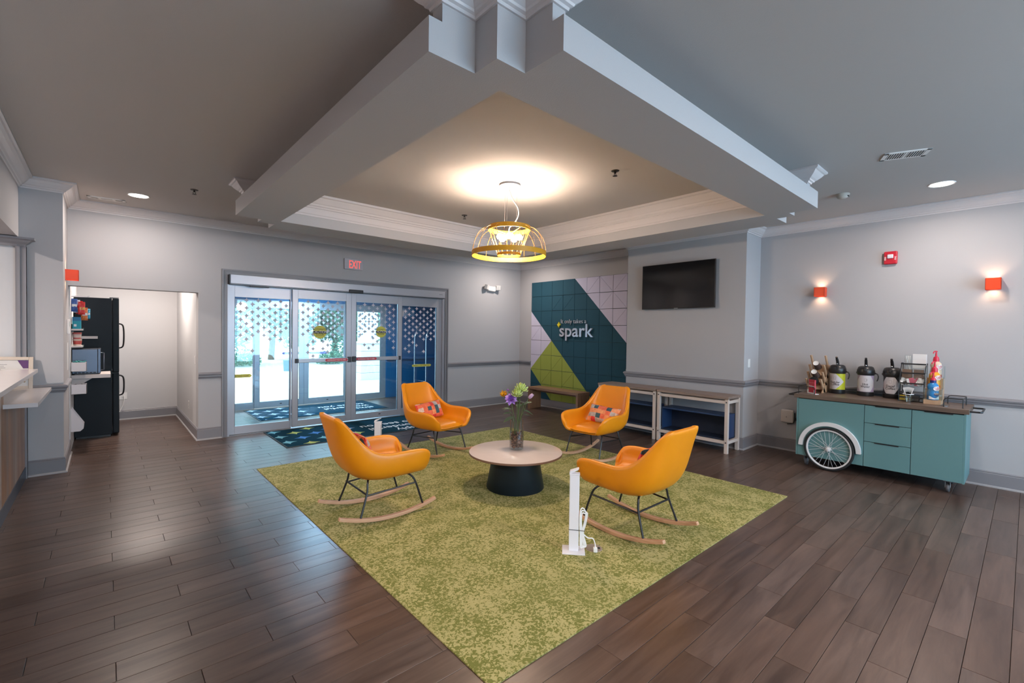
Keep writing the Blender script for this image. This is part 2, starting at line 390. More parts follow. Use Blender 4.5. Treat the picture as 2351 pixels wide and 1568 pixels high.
# ceiling, soffit ring and recessed tray
ceil = S(MB().box(-11, -11.9, CZ, .1, .2, CZ+.12), 'ceiling', CEIL)
def cells(xs, ys, inside, z0, z1):
    mb = MB(); nx, ny = len(xs)-1, len(ys)-1
    I = [[inside((xs[i]+xs[i+1])/2, (ys[j]+ys[j+1])/2) for j in range(ny)] for i in range(nx)]
    g = lambda i, j: 0 <= i < nx and 0 <= j < ny and I[i][j]
    for i in range(nx):
        for j in range(ny):
            if not I[i][j]: continue
            a, b, c, d = xs[i], ys[j], xs[i+1], ys[j+1]
            mb.add([(a,b,z0),(a,d,z0),(c,d,z0),(c,b,z0)], [(0,1,2,3)]); mb.add([(a,b,z1),(c,b,z1),(c,d,z1),(a,d,z1)], [(0,1,2,3)])
            if not g(i-1, j): mb.add([(a,b,z0),(a,b,z1),(a,d,z1),(a,d,z0)], [(0,1,2,3)])
            if not g(i+1, j): mb.add([(c,b,z0),(c,d,z0),(c,d,z1),(c,b,z1)], [(0,1,2,3)])
            if not g(i, j-1): mb.add([(a,b,z0),(c,b,z0),(c,b,z1),(a,b,z1)], [(0,1,2,3)])
            if not g(i, j+1): mb.add([(a,d,z0),(a,d,z1),(c,d,z1),(c,d,z0)], [(0,1,2,3)])
    return mb
IN = (-5.54, -5.87, -2.19, -2.2)
def lower_in(x, y):
    if IN[0] < x < IN[2] and IN[1] < y < IN[3]: return False
    if -5.955 < x < -1.72 and -5.905 < y < -2.15: return True
    if -5.715 < x < -1.985 and -6.06 < y < -1.99: return True
    return -5.55 < x < -2.13 and -6.29 < y < -1.74
XS = [-5.955, -5.715, -5.55, -5.54, -2.19, -2.13, -1.985, -1.72]; YS = [-6.29, -6.06, -5.905, -5.87, -2.2, -2.15, -1.99, -1.74]
sof = cells(XS, YS, lower_in, 2.715, 2.865).build('ceiling_soffit', SOFF, fix=False); sof['kind'] = 'structure'
# the upper band is set back behind the lower one except at the stepped corners
up = [(-5.89, -5.905), (-5.715, -5.905), (-5.715, -6.06), (-5.55, -6.06), (-5.55, -6.225), (-5.47, -6.225), (-5.47, -5.95), (-2.21, -5.95), (-2.21, -6.225), (-2.13, -6.225), (-2.13, -6.06), (-1.985, -6.06), (-1.985, -5.905), (-1.785, -5.905), (-1.785, -5.83), (-2.06, -5.83), (-2.06, -2.23), (-1.785, -2.23),
      (-1.785, -2.15), (-1.985, -2.15), (-1.985, -1.99), (-2.13, -1.99), (-2.13, -1.805), (-2.21, -1.805), (-2.21, -2.08), (-5.47, -2.08), (-5.47, -1.805), (-5.55, -1.805), (-5.55, -1.99), (-5.715, -1.99), (-5.715, -2.15), (-5.89, -2.15), (-5.89, -2.23), (-5.62, -2.23), (-5.62, -5.83), (-5.89, -5.83)]
def upper_in(x, y):
    if IN[0] < x < IN[2] and IN[1] < y < IN[3]: return False
    r_ = False; n = len(up)
    for i in range(n):
        (x0, y0), (x1, y1) = up[i], up[(i+1) % n]
        if (y0 > y) != (y1 > y) and x < x0+(y-y0)/(y1-y0)*(x1-x0): r_ = not r_
    return r_
cells(sorted({p[0] for p in up} | {IN[0], IN[2]}), sorted({p[1] for p in up} | {IN[1], IN[3]}), upper_in, 2.865, CZ).build('upper_band', SOFF, sof, fix=False)
CR = [(0, 2.944), (.010, 2.944), (.013, 2.957), (.026, 2.962), (.030, 2.972), (.045, 2.982), (.070, 3.006), (.086, 3.028), (.098, 3.032), (.110, 3.040), (.110, CZ-.001), (0, CZ-.001)]
MB().molding(up, CR, -1, True).build('outer_cornice', CROWN, sof)
TC = [(0, 2.825), (.012, 2.825), (.012, 2.845), (.018, 2.85), (.018, 2.915), (.030, 2.922), (.030, 2.935), (.045, 2.945), (.052, 2.962), (.062, 2.968), (.095, 3.01), (.105, 3.025), (.125, 3.03), (.125, CZ-.001), (0, CZ-.001)]
MB().molding([(IN[0], IN[1]), (IN[2], IN[1]), (IN[2], IN[3]), (IN[0], IN[3])], TC, 1, True).build('tray_cornice', CROWN, sof)

# mouldings
S(MB().molding([(-7.61, -11.5), (-7.61, -.81), (-7.29, -.81), (-7.29, 0), (0, 0), (0, -3.16), (-.49, -3.16), (-.49, -5.035), (0, -5.035), (0, -11.5)], CR, -1), 'trim_1', CROWN)
RAIL = [(0, .853), (.010, .853), (.014, .868), (.022, .878), (.022, .895), (.033, .903), (.036, .918), (.030, .930), (.014, .937), (0, .939)]
for i, pth in enumerate([[(-7.61, -.81), (-7.29, -.81), (-7.29, .0)], [(-6.0, 0), (-5.725, 0)], [(-1.92, 0), (0, 0), (0, -.38)], [(0, -2.84), (0, -3.16), (-.49, -3.16), (-.49, -5.035), (0, -5.035), (0, -11.5)]]):
    S(MB().molding(pth, RAIL, -1), 'trim_%d' % (i+2), TRIMG)
BASE = [(0, .001), (.014, .001), (.014, .140), (.010, .146), (.012, .154), (.006, .165), (0, .165)]
SHOE = [(.014, .0005), (.028, .0005), (.026, .012), (.014, .020)]
SHOEM = mat('shoe_moulding_paint', (.34, .33, .34), .4)
for nm, pth in [('baseboard_pier', [(-7.61, -.81), (-7.29, -.81), (-7.29, .2)]), ('baseboard_alcove', [(-7.28, 2.46), (-6.0, 2.46), (-6.0, 0), (-5.725, 0)]),
                ('baseboard_right', [(-1.92, 0), (0, 0), (0, -3.16), (-.49, -3.16), (-.49, -5.035), (0, -5.035), (0, -11.5)])]:
    b = S(MB().molding(pth, BASE, -1), nm, TRIMG); MB().molding(pth, SHOE, -1).build('shoe_moulding', SHOEM, b)

# door casing
def casing(x0, x1, z1, wd, y, name, m_):
    o = empty(name, ((x0+x1)/2, y, 0), kind='structure'); cx = (x0+x1)/2
    for a, b, d in [(0, wd, .012), (0, .020, .026), (.026, .034, .020), (wd-.012, wd, .018)]:
        mb = MB(); A0, A1 = x0-cx+a, x0-cx+b; B0, B1 = x1-cx-b, x1-cx-a
        mb.box(A0, -d, 0, A1, 0, z1-a).box(B0, -d, 0, B1, 0, z1-a).box(A1, -d, z1-b, B0, 0, z1-a)
        mb.build('casing_strip', m_, o)
    return o
casing(-5.725, -1.92, 2.395, .070, 0, 'trim_6', TRIMG)
# reception side: cased opening with a cornice
o = empty('trim_7', (-7.6, -.83, 0), kind='structure')
for a, b, d in [(-.03, .046, .03), (-.018, .004, .045), (.026, .046, .045)]: MB().box(a, -d, 0, b, .02, 2.35).build('stile', TRIMG, o)
o2 = MB().molding([(-11, -.85), (-7.575, -.85), (-7.575, -.81)], [(0, 2.345), (.012, 2.345), (.02, 2.365), (.045, 2.385), (.06, 2.405), (.085, 2.412), (.085, 2.432), (0, 2.432)], -1).build('trim_8', TRIMG); o2['kind'] = 'structure'

# ------------------------------------------------------------------ sliding doors
STARM = frost_mat('frosted_film', (.62, .60, .66), .86)
YEL = mat('caution_yellow', (.62, .58, .10), .6); INK = mat('black_ink', (.015, .015, .015), .6); REDL = mat('red_label', (.62, .06, .08), .5); BLUEL = mat('blue_label', (.16, .16, .42), .5)
WINK = mat('white_ink', (.85, .85, .85), .6)
def stars(x0, x1, z0, z1, seed, dx=.155, dz=.115, a=.040):
    r_ = random.Random(seed); mb = MB(); k = 0; z = z1-.03
    while z > z0:
        x = (0 if k % 2 == 0 else dx/2)
        while x < x1-x0-.01:
            h = (z1-z)/(z1-z0); keep = h < .62 or r_.random() < (1-h)*1.7
            if keep and x > .01:
                aa = min(a, x-.004, x1-x0-x-.004)
                if aa > .012: mb.prism(star2(x0+x, z, aa, a, .30), 'y', -.0006, .0006)
            x += dx
        z -= dz/2; k += 1
    return mb
def panel(name, x0, x1, z0, z1, y, sl, sr, top, bot, d=.045, fm=None, starz=None, seed=0):
    """framed glass leaf whose outer faces span x0..x1; origin at its base"""
    fm = fm or ALU; cx = (x0+x1)/2; o = empty(name, (cx, y, 0), kind='structure'); a, b = x0-cx, x1-cx; h = d/2
    MB().box(a, -h, z0, a+sl, h, z1).build('stile', fm, o, bevel=.002); MB().box(b-sr, -h, z0, b, h, z1).build('stile', fm, o, bevel=.002)
    MB().box(a+sl, -h, z1-top, b-sr, h, z1).build('top_rail', fm, o, bevel=.002); MB().box(a+sl, -h, z0, b-sr, h, z0+bot).build('bottom_rail', fm, o, bevel=.002)
    MB().box(a+sl, -.003, z0+bot, b-sr, .003, z1-top).build('pane', GLASS, o)
    g = MB()
    for q in (a+sl, b-sr-.004): g.box(q, -h-.001, z0+bot, q+.004, -.004, z1-top)
    g.build('gasket', ALUD, o)
    if starz:
        s_ = stars(a+sl, b-sr, starz, z1-top-.01, seed); s_ = s_.build('star_film', STARM, o, loc=(0, -.006, 0), fix=False); s_['kind'] = 'stuff'
    return o
def arrow_label(parent, x, z, wd, ht, m_, body, tm, y=-.008, ts=.6):
    h = ht/2; p = [(x-wd/2, z), (x-wd/2+h, z-h), (x+wd/2-h, z-h), (x+wd/2, z), (x+wd/2-h, z+h), (x-wd/2+h, z+h)]
    l = MB().prism(p, 'y', y-.0006, y).build('label_strip', m_, parent)
    text('lettering', body, ht*ts*1.25, tm, frame_m((x, y-.001, z-ht*ts*.45), (1, 0, 0), (0, 0, 1)), l, align='CENTER', extrude=.0003, xs=min(1.0, (wd-ht)/(len(body)*ht*ts*.80)))
def caution(parent, x, z, r_, y=-.009, m_=None, front=True):
    p = [(x+r_*math.cos(a*math.pi/16), z+r_*math.sin(a*math.pi/16)) for a in range(32)]
    l = MB().prism(p, 'y', y-.0006, y).build('caution_decal', m_ or YEL, parent)
    if front:
        MB().box(x-r_*.98, y-.0012, z-r_*.22, x+r_*.98, y-.0007, z+r_*.18).build('band', INK, l)
        for s_, zz, mm, sz in [('AUTOMATIC', .30, INK, .27), ('CAUTION', -.14, WINK, .38), ('DOOR', -.52, INK, .30)]:
            text('lettering', s_, r_*sz*1.3, mm, frame_m((x, y-.0016, z+r_*zz), (1, 0, 0), (0, 0, 1)), l, align='CENTER', extrude=.0002)
def push_bar(parent, x0, x1, z, y, side):
    b = MB().box(x0, y-.03, z-.032, x1, y-.004, z+.032).build('push_bar', ALU, parent, bevel=.006)
    xe = x1 if side > 0 else x0
    MB().box(xe-.03, y-.034, z-.045, xe+.03, y, z+.045).build('end_cap', ALUD, b, bevel=.004); xo = x0 if side > 0 else x1
    MB().box(xo-.025, y-.032, z-.034, xo+.02, y, z+.034).build('end_cap', ALUD, b, bevel=.004)
    return b
w1 = panel('window_1', -5.63, -4.785, .012, 2.185, .068, .075, .022, .17, .118, starz=1.14, seed=3)
arrow_label(w1, -.37, .86, .50, .05, YEL, 'AUTOMATIC DOOR - STAND CLEAR', INK, y=-.01)
d1 = panel('door_1', -4.785, -3.855, .030, 2.175, .014, .082, .088, .14, .10, starz=1.10, seed=5)
caution(d1, -.045, 1.515, .105); push_bar(d1, -.40, .43, 1.062, -.024, 1); arrow_label(d1, .21, 1.062, .38, .046, REDL, 'IN EMERGENCY PUSH TO OPEN', WINK, y=-.0552)
d2 = panel('door_2', -3.853, -2.925, .030, 2.175, .014, .082, .068, .14, .10, starz=1.16, seed=8)
caution(d2, .075, 1.53, .098); push_bar(d2, -.42, .42, 1.066, -.024, -1); arrow_label(d2, -.21, 1.066, .38, .046, REDL, 'IN EMERGENCY PUSH TO OPEN', WINK, y=-.0552)
w2 = panel('window_2', -2.905, -2.02, .012, 2.185, .068, .02, .13, .17, .118, starz=1.10, seed=11)
arrow_label(w2, .0, .905, .42, .045, YEL, 'AUTOMATIC DOOR - STAND CLEAR', INK, y=-.01)
for p_, xx in ((d1, .03), (d2, .05)):
    MB().prism([(xx+.022*math.cos(a*math.pi/8), .085+.009*math.sin(a*math.pi/8)) for a in range(16)], 'y', -.0265, -.0225).build('lock_cover', ALUD, p_)
hd = empty('trim_10', (-3.84, 0, 2.19), kind='structure')
MB().box(-1.80, -.13, 0, 1.77, -.002, .125).build('header_cover', ALU, hd, bevel=.003)
MB().box(-1.81, -.132, -.004, -1.80, 0, .127).build('end_plate', BLACKP, hd); MB().box(-1.80, -.12, -.012, 1.76, .09, -.002).build('header_track', mat('dark_aluminium', (.15, .16, .18), .4, .5), hd)
MB().box(-.11, -.155, -.02, .13, -.118, .035).build('motion_sensor', BLACKP, hd, bevel=.008); MB().box(-1.55, -.11, -.03, -1.30, -.07, -.012).build('motion_sensor', BLACKP, hd, bevel=.005)
MB().box(1.64, -.1315, .055, 1.71, -.130, .075).build('rating_plate', mat('plate_grey', (.30, .30, .32), .5), hd)
jb = empty('trim_11', (-3.84, .1, 0), kind='structure')
for a, b in [(-1.82, -1.79), (1.80, 1.84)]: MB().box(a, -.10, 0, b, .10, 2.34).build('jamb', ALU, jb)
MB().box(-1.79, -.06, 2.186-.0, 1.80, .09, 2.34).build('jamb_head', ALU, jb); MB().box(-1.79, -.09, -.011, 1.80, .12, .010).build('threshold', mat('threshold_metal', (.30, .30, .32), .4, .7), jb)
MB().box(-1.785, -.03, 1.42, -1.765, .03, 1.62).build('door_sensor', WHITEP, jb)

# outer storefront
OB = mat('storefront_aluminium', (.40, .42, .46), .4, .4)
w3 = panel('window_3', -5.70, -4.80, 0, 2.12, 2.37, .06, .02, .15, .13, fm=OB, starz=1.2, seed=21)
d3 = panel('door_3', -4.80, -3.888, .01, 2.12, 2.36, .09, .085, .15, .12, fm=OB, starz=1.15, seed=22)
d4 = panel('door_4', -3.884, -2.965, .01, 2.12, 2.36, .09, .085, .15, .12, fm=OB, starz=1.25, seed=23)
w4 = panel('window_4', -2.96, -2.07, 0, 2.12, 2.37, .02, .13, .15, .13, fm=OB, starz=1.25, seed=24)
GRN = mat('decal_back', (.22, .32, .27), .6)
caution(d3, .15, 1.50, .105, m_=GRN, front=False); caution(d4, .30, 1.53, .10, m_=GRN, front=False)
arrow_label(d3, .24, 1.07, .40, .045, BLUEL, 'IN EMERGENCY PUSH TO OPEN', WINK, y=-.01); arrow_label(d4, -.16, 1.07, .40, .045, BLUEL, 'IN EMERGENCY PUSH TO OPEN', WINK, y=-.01)
for p_, xx in ((d3, .02), (d4, .02)):
    MB().prism([(xx+.022*math.cos(a*math.pi/8), .07+.010*math.sin(a*math.pi/8)) for a in range(16)], 'y', -.026, -.0225).build('lock_cover', ALUD, p_)

# ------------------------------------------------------------------ mural on the back right wall
mu = empty('wall_mural', (-.001, -.385, .165), label='teal, lime and pale grey panel mural behind the wooden bench', cat='mural')
MT = mat('teal_felt', (.008, .062, .098), .85, bump=.3, bscale=300); MG = mat('lime_felt', (.30, .36, .065), .85, bump=.3, bscale=300); ML = mat('lavender_grey_felt', (.58, .555, .70), .85, bump=.3, bscale=300)
CW, CH = 2.445/8, .31; g = .0030
def mural_col(cx, cy):   # column, row measured in cells from the top left
    if cy < cx-4: return ML
    if cx+cy >= 6 and cy > cx+2 and cx+8 > cy+2: return MG if cy < 14-0*cx and cy <= 10-0 and (cy-8) < (cx-2)+0.0001 or (cx-2) >= 0 else (MG if cy-6 <= cx else MT)
    if cy <= cx+2: return MT
    return ML if cy < 6-cx else (MG if cy-6 < cx else MT)
diag = {(5, 0): '/', (6, 0): '\\', (7, 0): '/', (6, 1): '/', (7, 1): '\\', (7, 2): '/', (0, 3): '/', (2, 1): '/', (2, 5): '/', (1, 6): '/', (3, 6): '/', (3, 1): '/'}
for c in range(8):
    for r_ in range(8):
        y0, y1 = -c*CW-g, -(c+1)*CW+g; z1, z0 = 2.47-r_*CH-g, 2.47-(r_+1)*CH+g
        cols = {q: mural_col(c+q[0], r_+q[1]) for q in [(.5, .2), (.8, .5), (.5, .8), (.2, .5)]}
        A = cols[(.5, .2)] is cols[(.8, .5)] and cols[(.5, .8)] is cols[(.2, .5)] and cols[(.5, .2)] is not cols[(.5, .8)]   # split along '\'
        B = cols[(.5, .2)] is cols[(.2, .5)] and cols[(.5, .8)] is cols[(.8, .5)] and cols[(.5, .2)] is not cols[(.5, .8)]   # split along '/'
        dg = '\\' if A else '/' if B else diag.get((c, r_))
        h = g*1.2
        if dg == '\\': P = [([(y0, z1), (y1, z1), (y1, z0)], cols[(.5, .2)]), ([(y0, z1), (y1, z0), (y0, z0)], cols[(.5, .8)])]
        elif dg == '/': P = [([(y0, z1), (y1, z1), (y0, z0)], cols[(.5, .2)]), ([(y1, z1), (y1, z0), (y0, z0)], cols[(.5, .8)])]
        else: P = [([(y0, z1), (y1, z1), (y1, z0), (y0, z0)], cols[(.5, .5)] if (.5, .5) in cols else cols[(.5, .2)])]
        for pts, mm in P:
            if len(pts) == 3 and not (A or B):
                cyy = sum(p[0] for p in pts)/3; czz = sum(p[1] for p in pts)/3
                pts = [(p[0]+(cyy-p[0])*.024, p[1]+(czz-p[1])*.024) for p in pts]
            MB().prism(pts, 'x', -.012, 0).build('felt_panel', mm, mu)
MB().box(-.002, -2.445, 0, 0, 0, 2.47).build('backing', mat('mural_backing', (.03, .05, .06), .9), mu)
sg = empty('wall_sign', (-.014, -1.25, 1.49), label='silver raised sign reading It only takes a spark, yellow star beside it', cat='sign')
SIL = mat('brushed_silver', (.72, .70, .74), .30, .8)
text('lettering', 'It only takes a', .120, SIL, frame_m((-.012, -.01, .262), (0, -1, 0), (0, 0, 1)), sg, extrude=.008, xs=.98)
text('lettering', 'spark', .355, SIL, frame_m((-.016, .02, .0), (0, -1, 0), (0, 0, 1)), sg, extrude=.014, bold=.004, xs=1.10)
MB().prism([(p[0], p[1]) for p in star2(.035, .235, .045, .058, .6)], 'x', -.03, -.005).build('star', mat('sign_yellow', (.72, .60, .02), .4), sg)

# ------------------------------------------------------------------ rug
rg = MB().box(RUG[0], RUG[2], -.011, RUG[1], RUG[3], .007).build('rug', None)
m_ = bpy.data.materials.new('moss_carpet'); m_.use_nodes = True; t = m_.node_tree; b = t.nodes['Principled BSDF']; L = t.links; b.inputs['Roughness'].default_value = .95
geo = t.nodes.new('ShaderNodeNewGeometry')
n1 = t.nodes.new('ShaderNodeTexNoise'); n1.inputs['Scale'].default_value = 62; n1.inputs['Detail'].default_value = 2.5; n1.inputs['Roughness'].default_value = .6; n1.inputs['Distortion'].default_value = .8
n2 = t.nodes.new('ShaderNodeTexNoise'); n2.inputs['Scale'].default_value = 5.5; n2.inputs['Detail'].default_value = 3
n3 = t.nodes.new('ShaderNodeTexNoise'); n3.inputs['Scale'].default_value = 2.2
for n_ in (n1, n2, n3): L.new(geo.outputs['Position'], n_.inputs['Vector'])
ma = t.nodes.new('ShaderNodeMath'); ma.operation = 'MULTIPLY_ADD'; ma.inputs[1].default_value = .38; L.new(n2.outputs[0], ma.inputs[0]); L.new(n1.outputs[0], ma.inputs[2])
cr = t.nodes.new('ShaderNodeValToRGB'); e = cr.color_ramp.elements; e[0].position = .655; e[0].color = (.41, .365, .15, 1); e[1].position = .72; e[1].color = (.155, .165, .030, 1)
L.new(ma.outputs[0], cr.inputs[0])
mx = t.nodes.new('ShaderNodeMix'); mx.data_type = 'RGBA'; mx.blend_type = 'MIX'; cr2 = t.nodes.new('ShaderNodeValToRGB'); cr2.color_ramp.elements[0].position = .48; cr2.color_ramp.elements[1].position = .70
cr2.color_ramp.elements[1].color = (.35, .35, .35, 1); L.new(n3.outputs[0], cr2.inputs[0]); L.new(cr2.outputs[0], mx.inputs[0]); L.new(cr.outputs[0], mx.inputs[6]); mx.inputs[7].default_value = (.20, .20, .05, 1)
L.new(mx.outputs[2], b.inputs['Base Color'])
bp = t.nodes.new('ShaderNodeBump'); bp.inputs['Strength'].default_value = .5; bp.inputs['Distance'].default_value = .004
n4 = t.nodes.new('ShaderNodeTexNoise'); n4.inputs['Scale'].default_value = 260; L.new(geo.outputs['Position'], n4.inputs['Vector']); L.new(n4.outputs[0], bp.inputs['Height']); L.new(bp.outputs[0], b.inputs['Normal'])
rg.data.materials.append(m_); tag(rg, 'large square moss green speckled carpet under the four rocking chairs', 'rug')

# ------------------------------------------------------------------ entrance mats
MATD = mat('mat_dark_teal', (.008, .040, .064), 1.0, spec=.05, bump=.5, bscale=300, var=.12, vscale=40); MATE = mat('mat_edge', (.02, .03, .035), .8)
SC = [mat('mat_star_%s' % n, c, .95) for n, c in (('aqua', (.16, .42, .50)), ('blue', (.05, .20, .52)), ('lime', (.46, .50, .12)), ('grey', (.36, .42, .50)))]
def door_mat(x0, x1, y0, y1, tx, ty, label, seed, all_grey=False):
    o = empty('door_mat', (x0, y0, 0), label=label, cat='door mat'); w_, d_ = x1-x0, y1-y0
    MB().box(0, 0, .0005, w_, d_, .006).build('rubber_edge', MATE, o); MB().box(.025, .025, .004, w_-.025, d_-.025, .008).build('pile', MATD, o)
    r_ = random.Random(seed); k = 0; x = .10
    while x < w_*.45:
        y = d_-.16 if k % 2 == 0 else d_-.02-.34*0-.0
        y = (d_-.12 if k % 2 == 0 else d_+.06)
        while y > -.05:
            pts = [(max(.03, min(w_-.03, p[0])), max(.03, min(d_-.03, p[1]))) for p in star2(x, y, .112, .115, .30)]
            if y < d_+.05: MB().prism(pts, 'z', .0075, .0092).build('star', SC[3] if all_grey else SC[r_.randrange(4)], o)
            y -= .385
        x += .245; k += 1
    for i, s_ in enumerate(('simply', 'wonderful', 'to see you')):
        text('lettering', s_, .235, WINK, frame_m((tx-x0, ty-y0+.25*i, .0085), (-1, 0, 0), (0, -1, 0)), o, extrude=.0006, xs=.93)
    return o
door_mat(-5.19, -2.78, -1.185, -.012, -2.98, -.97, 'dark teal mat with coloured stars on the lobby floor before the sliding doors', 2)
door_mat(-5.01, -2.68, .95, 2.2, -2.87, 1.30, 'dark teal mat inside the vestibule, seen through the door glass', 5, True)

# ------------------------------------------------------------------ rocking chairs
# seat-to-back profile: centre (x, z), rim (x, z), half width, squareness
SH = [(.300, .358, .300, .440, .225, 3.2), (.295, .366, .322, .515, .272, 3.6), (.23, .370, .300, .558, .294, 3.8), (.11, .368, .20, .575, .304, 4.0), (-.02, .364, .07, .572, .306, 4.0), (-.14, .366, -.05, .565, .302, 3.8),
      (-.235, .395, -.145, .582, .290, 3.3), (-.298, .475, -.220, .638, .268, 2.9), (-.334, .585, -.285, .720, .240, 2.7), (-.360, .69, -.332, .790, .218, 2.6), (-.382, .785, -.370, .836, .203, 2.5), (-.395, .842, -.391, .856, .190, 2.4), (-.400, .868, -.399, .868, .150, 2.4)]
def shell_mesh():
    N = 28; vs = []; fs = []
    for cx, cz, rx, rz, wd, sq in SH:
        for i in range(N+1):
            u = -1+2*i/N; a = abs(u)**.85*math.pi/2; s_ = 1 if u >= 0 else -1; e = 2/sq
            yy = math.sin(a)**e; zz = 1-max(0, math.cos(a))**e
            vs.append((cx+(rx-cx)*zz, wd*yy*s_, cz+(rz-cz)*zz))
    n = N+1
    for j in range(len(SH)-1):
        for i in range(N): fs.append((j*n+i, j*n+i+1, (j+1)*n+i+1, (j+1)*n+i))
    return vs, fs
def make_chair(loc, yaw, label):
    o = empty('rocking_chair', loc, yaw, label, 'chair', 'orange rocking chairs on the green rug')
    vs, fs = shell_mesh(); sh = MB().add(vs, fs, True).build('shell', LORANGE, o, fix=False, sharp=180)
    so = sh.modifiers.new('t', 'SOLIDIFY'); so.thickness = .046; so.offset = -1.0; so.use_even_offset = False
    sb = sh.modifiers.new('s', 'SUBSURF'); sb.levels = 1; sb.render_levels = 2
    # upholstered seat pad, crowned, rolling over the front edge
    N, Mv = 16, 12; vs = []; fs = []
    for j in range(Mv+1):
        t_ = j/Mv; x = -.215+t_*.505; wd = .218+.020*math.sin(t_*2.6)
        for i in range(N+1):
            u = -1+2*i/N; e_ = (1-abs(u)**4)*(1-abs(2*t_-1)**5); z = .368+.052*e_**.5-.006*(1-e_)
            vs.append((x, u*wd, z-.0*t_))
    n = N+1
    for j in range(Mv):
        for i in range(N): fs.append((j*n+i, (j+1)*n+i, (j+1)*n+i+1, j*n+i+1))
    pd = MB().add(vs, fs, True).build('seat_pad', LORANGE, o, fix=False, sharp=180); sb = pd.modifiers.new('s', 'SUBSURF'); sb.levels = 1; sb.render_levels = 1
    for s_ in (-1, 1):
        leg = smooth_path([(.13, s_*.14, .342), (.165, s_*.180, .338), (.20, s_*.212, .318), (.235, s_*.23, .26), (.30, s_*.243, .062)], 5)
        MB().tube(leg, .0085, 8).build('leg', BLACKM, o)
        leg = smooth_path([(-.15, s_*.14, .336), (-.165, s_*.175, .330), (-.178, s_*.20, .31), (-.19, s_*.215, .235), (-.255, s_*.243, .048)], 5)
        MB().tube(leg, .0085, 8).build('leg', BLACKM, o)
        MB().tube([(.237, s_*.230, .255), (-.192, s_*.217, .225)], .0075, 8).build('stretcher', BLACKM, o)
        mb = MB(); n_ = 18; Rr = 1.25; vs = []; fs = []
        for i in range(n_+1):
            x = -.425+.85*i/n_; zb = Rr-math.sqrt(Rr*Rr-(x-.02)**2); tp = .024+.006*math.cos(x*3.5)
            nx, nz = -(x-.02)/Rr, 1.0
            for dy, dz in ((-.017, 0), (.017, 0), (.017, 1), (-.017, 1)): vs.append((x+nx*tp*dz, s_*.245+dy, .0075+zb+nz*tp*dz))
        for i in range(n_):
            for q in range(4): fs.append((i*4+q, i*4+(q+1) % 4, i*4+4+(q+1) % 4, i*4+4+q))
        fs += [(3, 2, 1, 0), (n_*4, n_*4+1, n_*4+2, n_*4+3)]
        MB().add(vs, fs).build('rocker', OAK, o, bevel=.004)
    MB().tube([(-.190, -.217, .232), (-.190, .217, .232)], .0075, 8).build('cross_bar', BLACKM, o)
    MB().tube([(.13, -.14, .342), (.13, .14, .342)], .0075, 8).build('cross_bar', BLACKM, o); MB().tube([(-.15, -.14, .336), (-.15, .14, .336)], .0075, 8).build('cross_bar', BLACKM, o)
    return o
CH1 = make_chair((-5.20, -3.885, 0), R(-1.5), 'orange rocking chair nearest the sliding doors and front desk, turned sideways, facing the table')
def chair_copy(loc, yaw, label):
    c = copy_tree(CH1); c.location = loc; c.rotation_euler = (0, 0, yaw); c['label'] = label; return c
CH4 = chair_copy((-3.795, -5.51, 0), R(90), 'orange rocking chair beside the white charging post, its back towards the coffee cart')
CH2 = chair_copy((-3.79, -2.56, 0), R(-80), 'orange rocking chair standing nearest the dark teal door mat, its open seat showing')
CH3 = chair_copy((-2.32, -3.99, 0), R(184), 'orange rocking chair in front of the media consoles and mural, its open seat showing')
# cushions
def cushion(chair, loc, rot, wd, ht, th, seed, label, cols):
    N, K = 20, 12; vs = []; fs = []
    for s_ in (1, -1):
        for j in range(K+1):
            for i in range(N+1):
                u, v_ = -1+2*i/N, -1+2*j/K
                e_ = max(0, (1-abs(u)**2.6))**.55*max(0, (1-abs(v_)**2.6))**.55
                k_ = 1-.05*(1-abs(u))*abs(v_)**3; k2 = 1-.08*(1-abs(v_))*abs(u)**3
                vs.append((s_*th/2*e_, u*wd/2*k2, v_*ht/2*k_))
    n = N+1; b0 = (K+1)*n
    for j in range(K):
        for i in range(N):
            a = j*n+i; fs.append((a, a+1, a+n+1, a+n)); fs.append((b0+a, b0+a+n, b0+a+n+1, b0+a+1))
    o = MB().add(vs, fs, True).build('cushion', patchwork('patchwork_%d' % seed, cols, .062, seed*1.37), None, sharp=180, fix=False)
    mm = Matrix.LocRotScale(Vector(loc), Matrix.Rotation(R(rot[2]), 3, 'Z') @ Matrix.Rotation(R(rot[1]), 3, 'Y') @ Matrix.Rotation(R(rot[0]), 3, 'X'), None)
    o.matrix_world = Matrix.LocRotScale(chair.location, chair.rotation_euler, None) @ mm
    tag(o, label, 'cushion', 'patchwork lumbar cushions on the rocking chairs'); return o
CORAL, ORG, RED, TEA, GRY, CRM = (.72, .15, .07), (.75, .28, .12), (.62, .05, .04), (.035, .09, .115), (.42, .38, .36), (.66, .50, .40)
PAL = [CORAL, ORG, RED, GRY, CORAL, TEA, ORG, CRM]
cushion(CH1, (-.165, .0, .565), (0, -18, 0), .42, .27, .12, 1, 'small dark and coral patchwork cushion, mostly hidden in the chair nearest the front desk', [TEA, RED, GRY, TEA, ORG, CORAL])
cushion(CH4, (-.165, .0, .565), (0, -18, 0), .42, .27, .12, 2, 'teal and red patchwork cushion peeping over the arm of the chair by the charging post', [TEA, TEA, TEA, RED, TEA, CORAL])
cushion(CH2, (-.150, .03, .522), (4, -22, 0), .43, .22, .12, 3, 'coral patchwork cushion in the chair nearest the door mat', PAL)
cushion(CH3, (-.115, .02, .520), (-5, -28, 6), .43, .23, .12, 5, 'coral patchwork cushion lying wide in the chair before the media consoles', PAL)

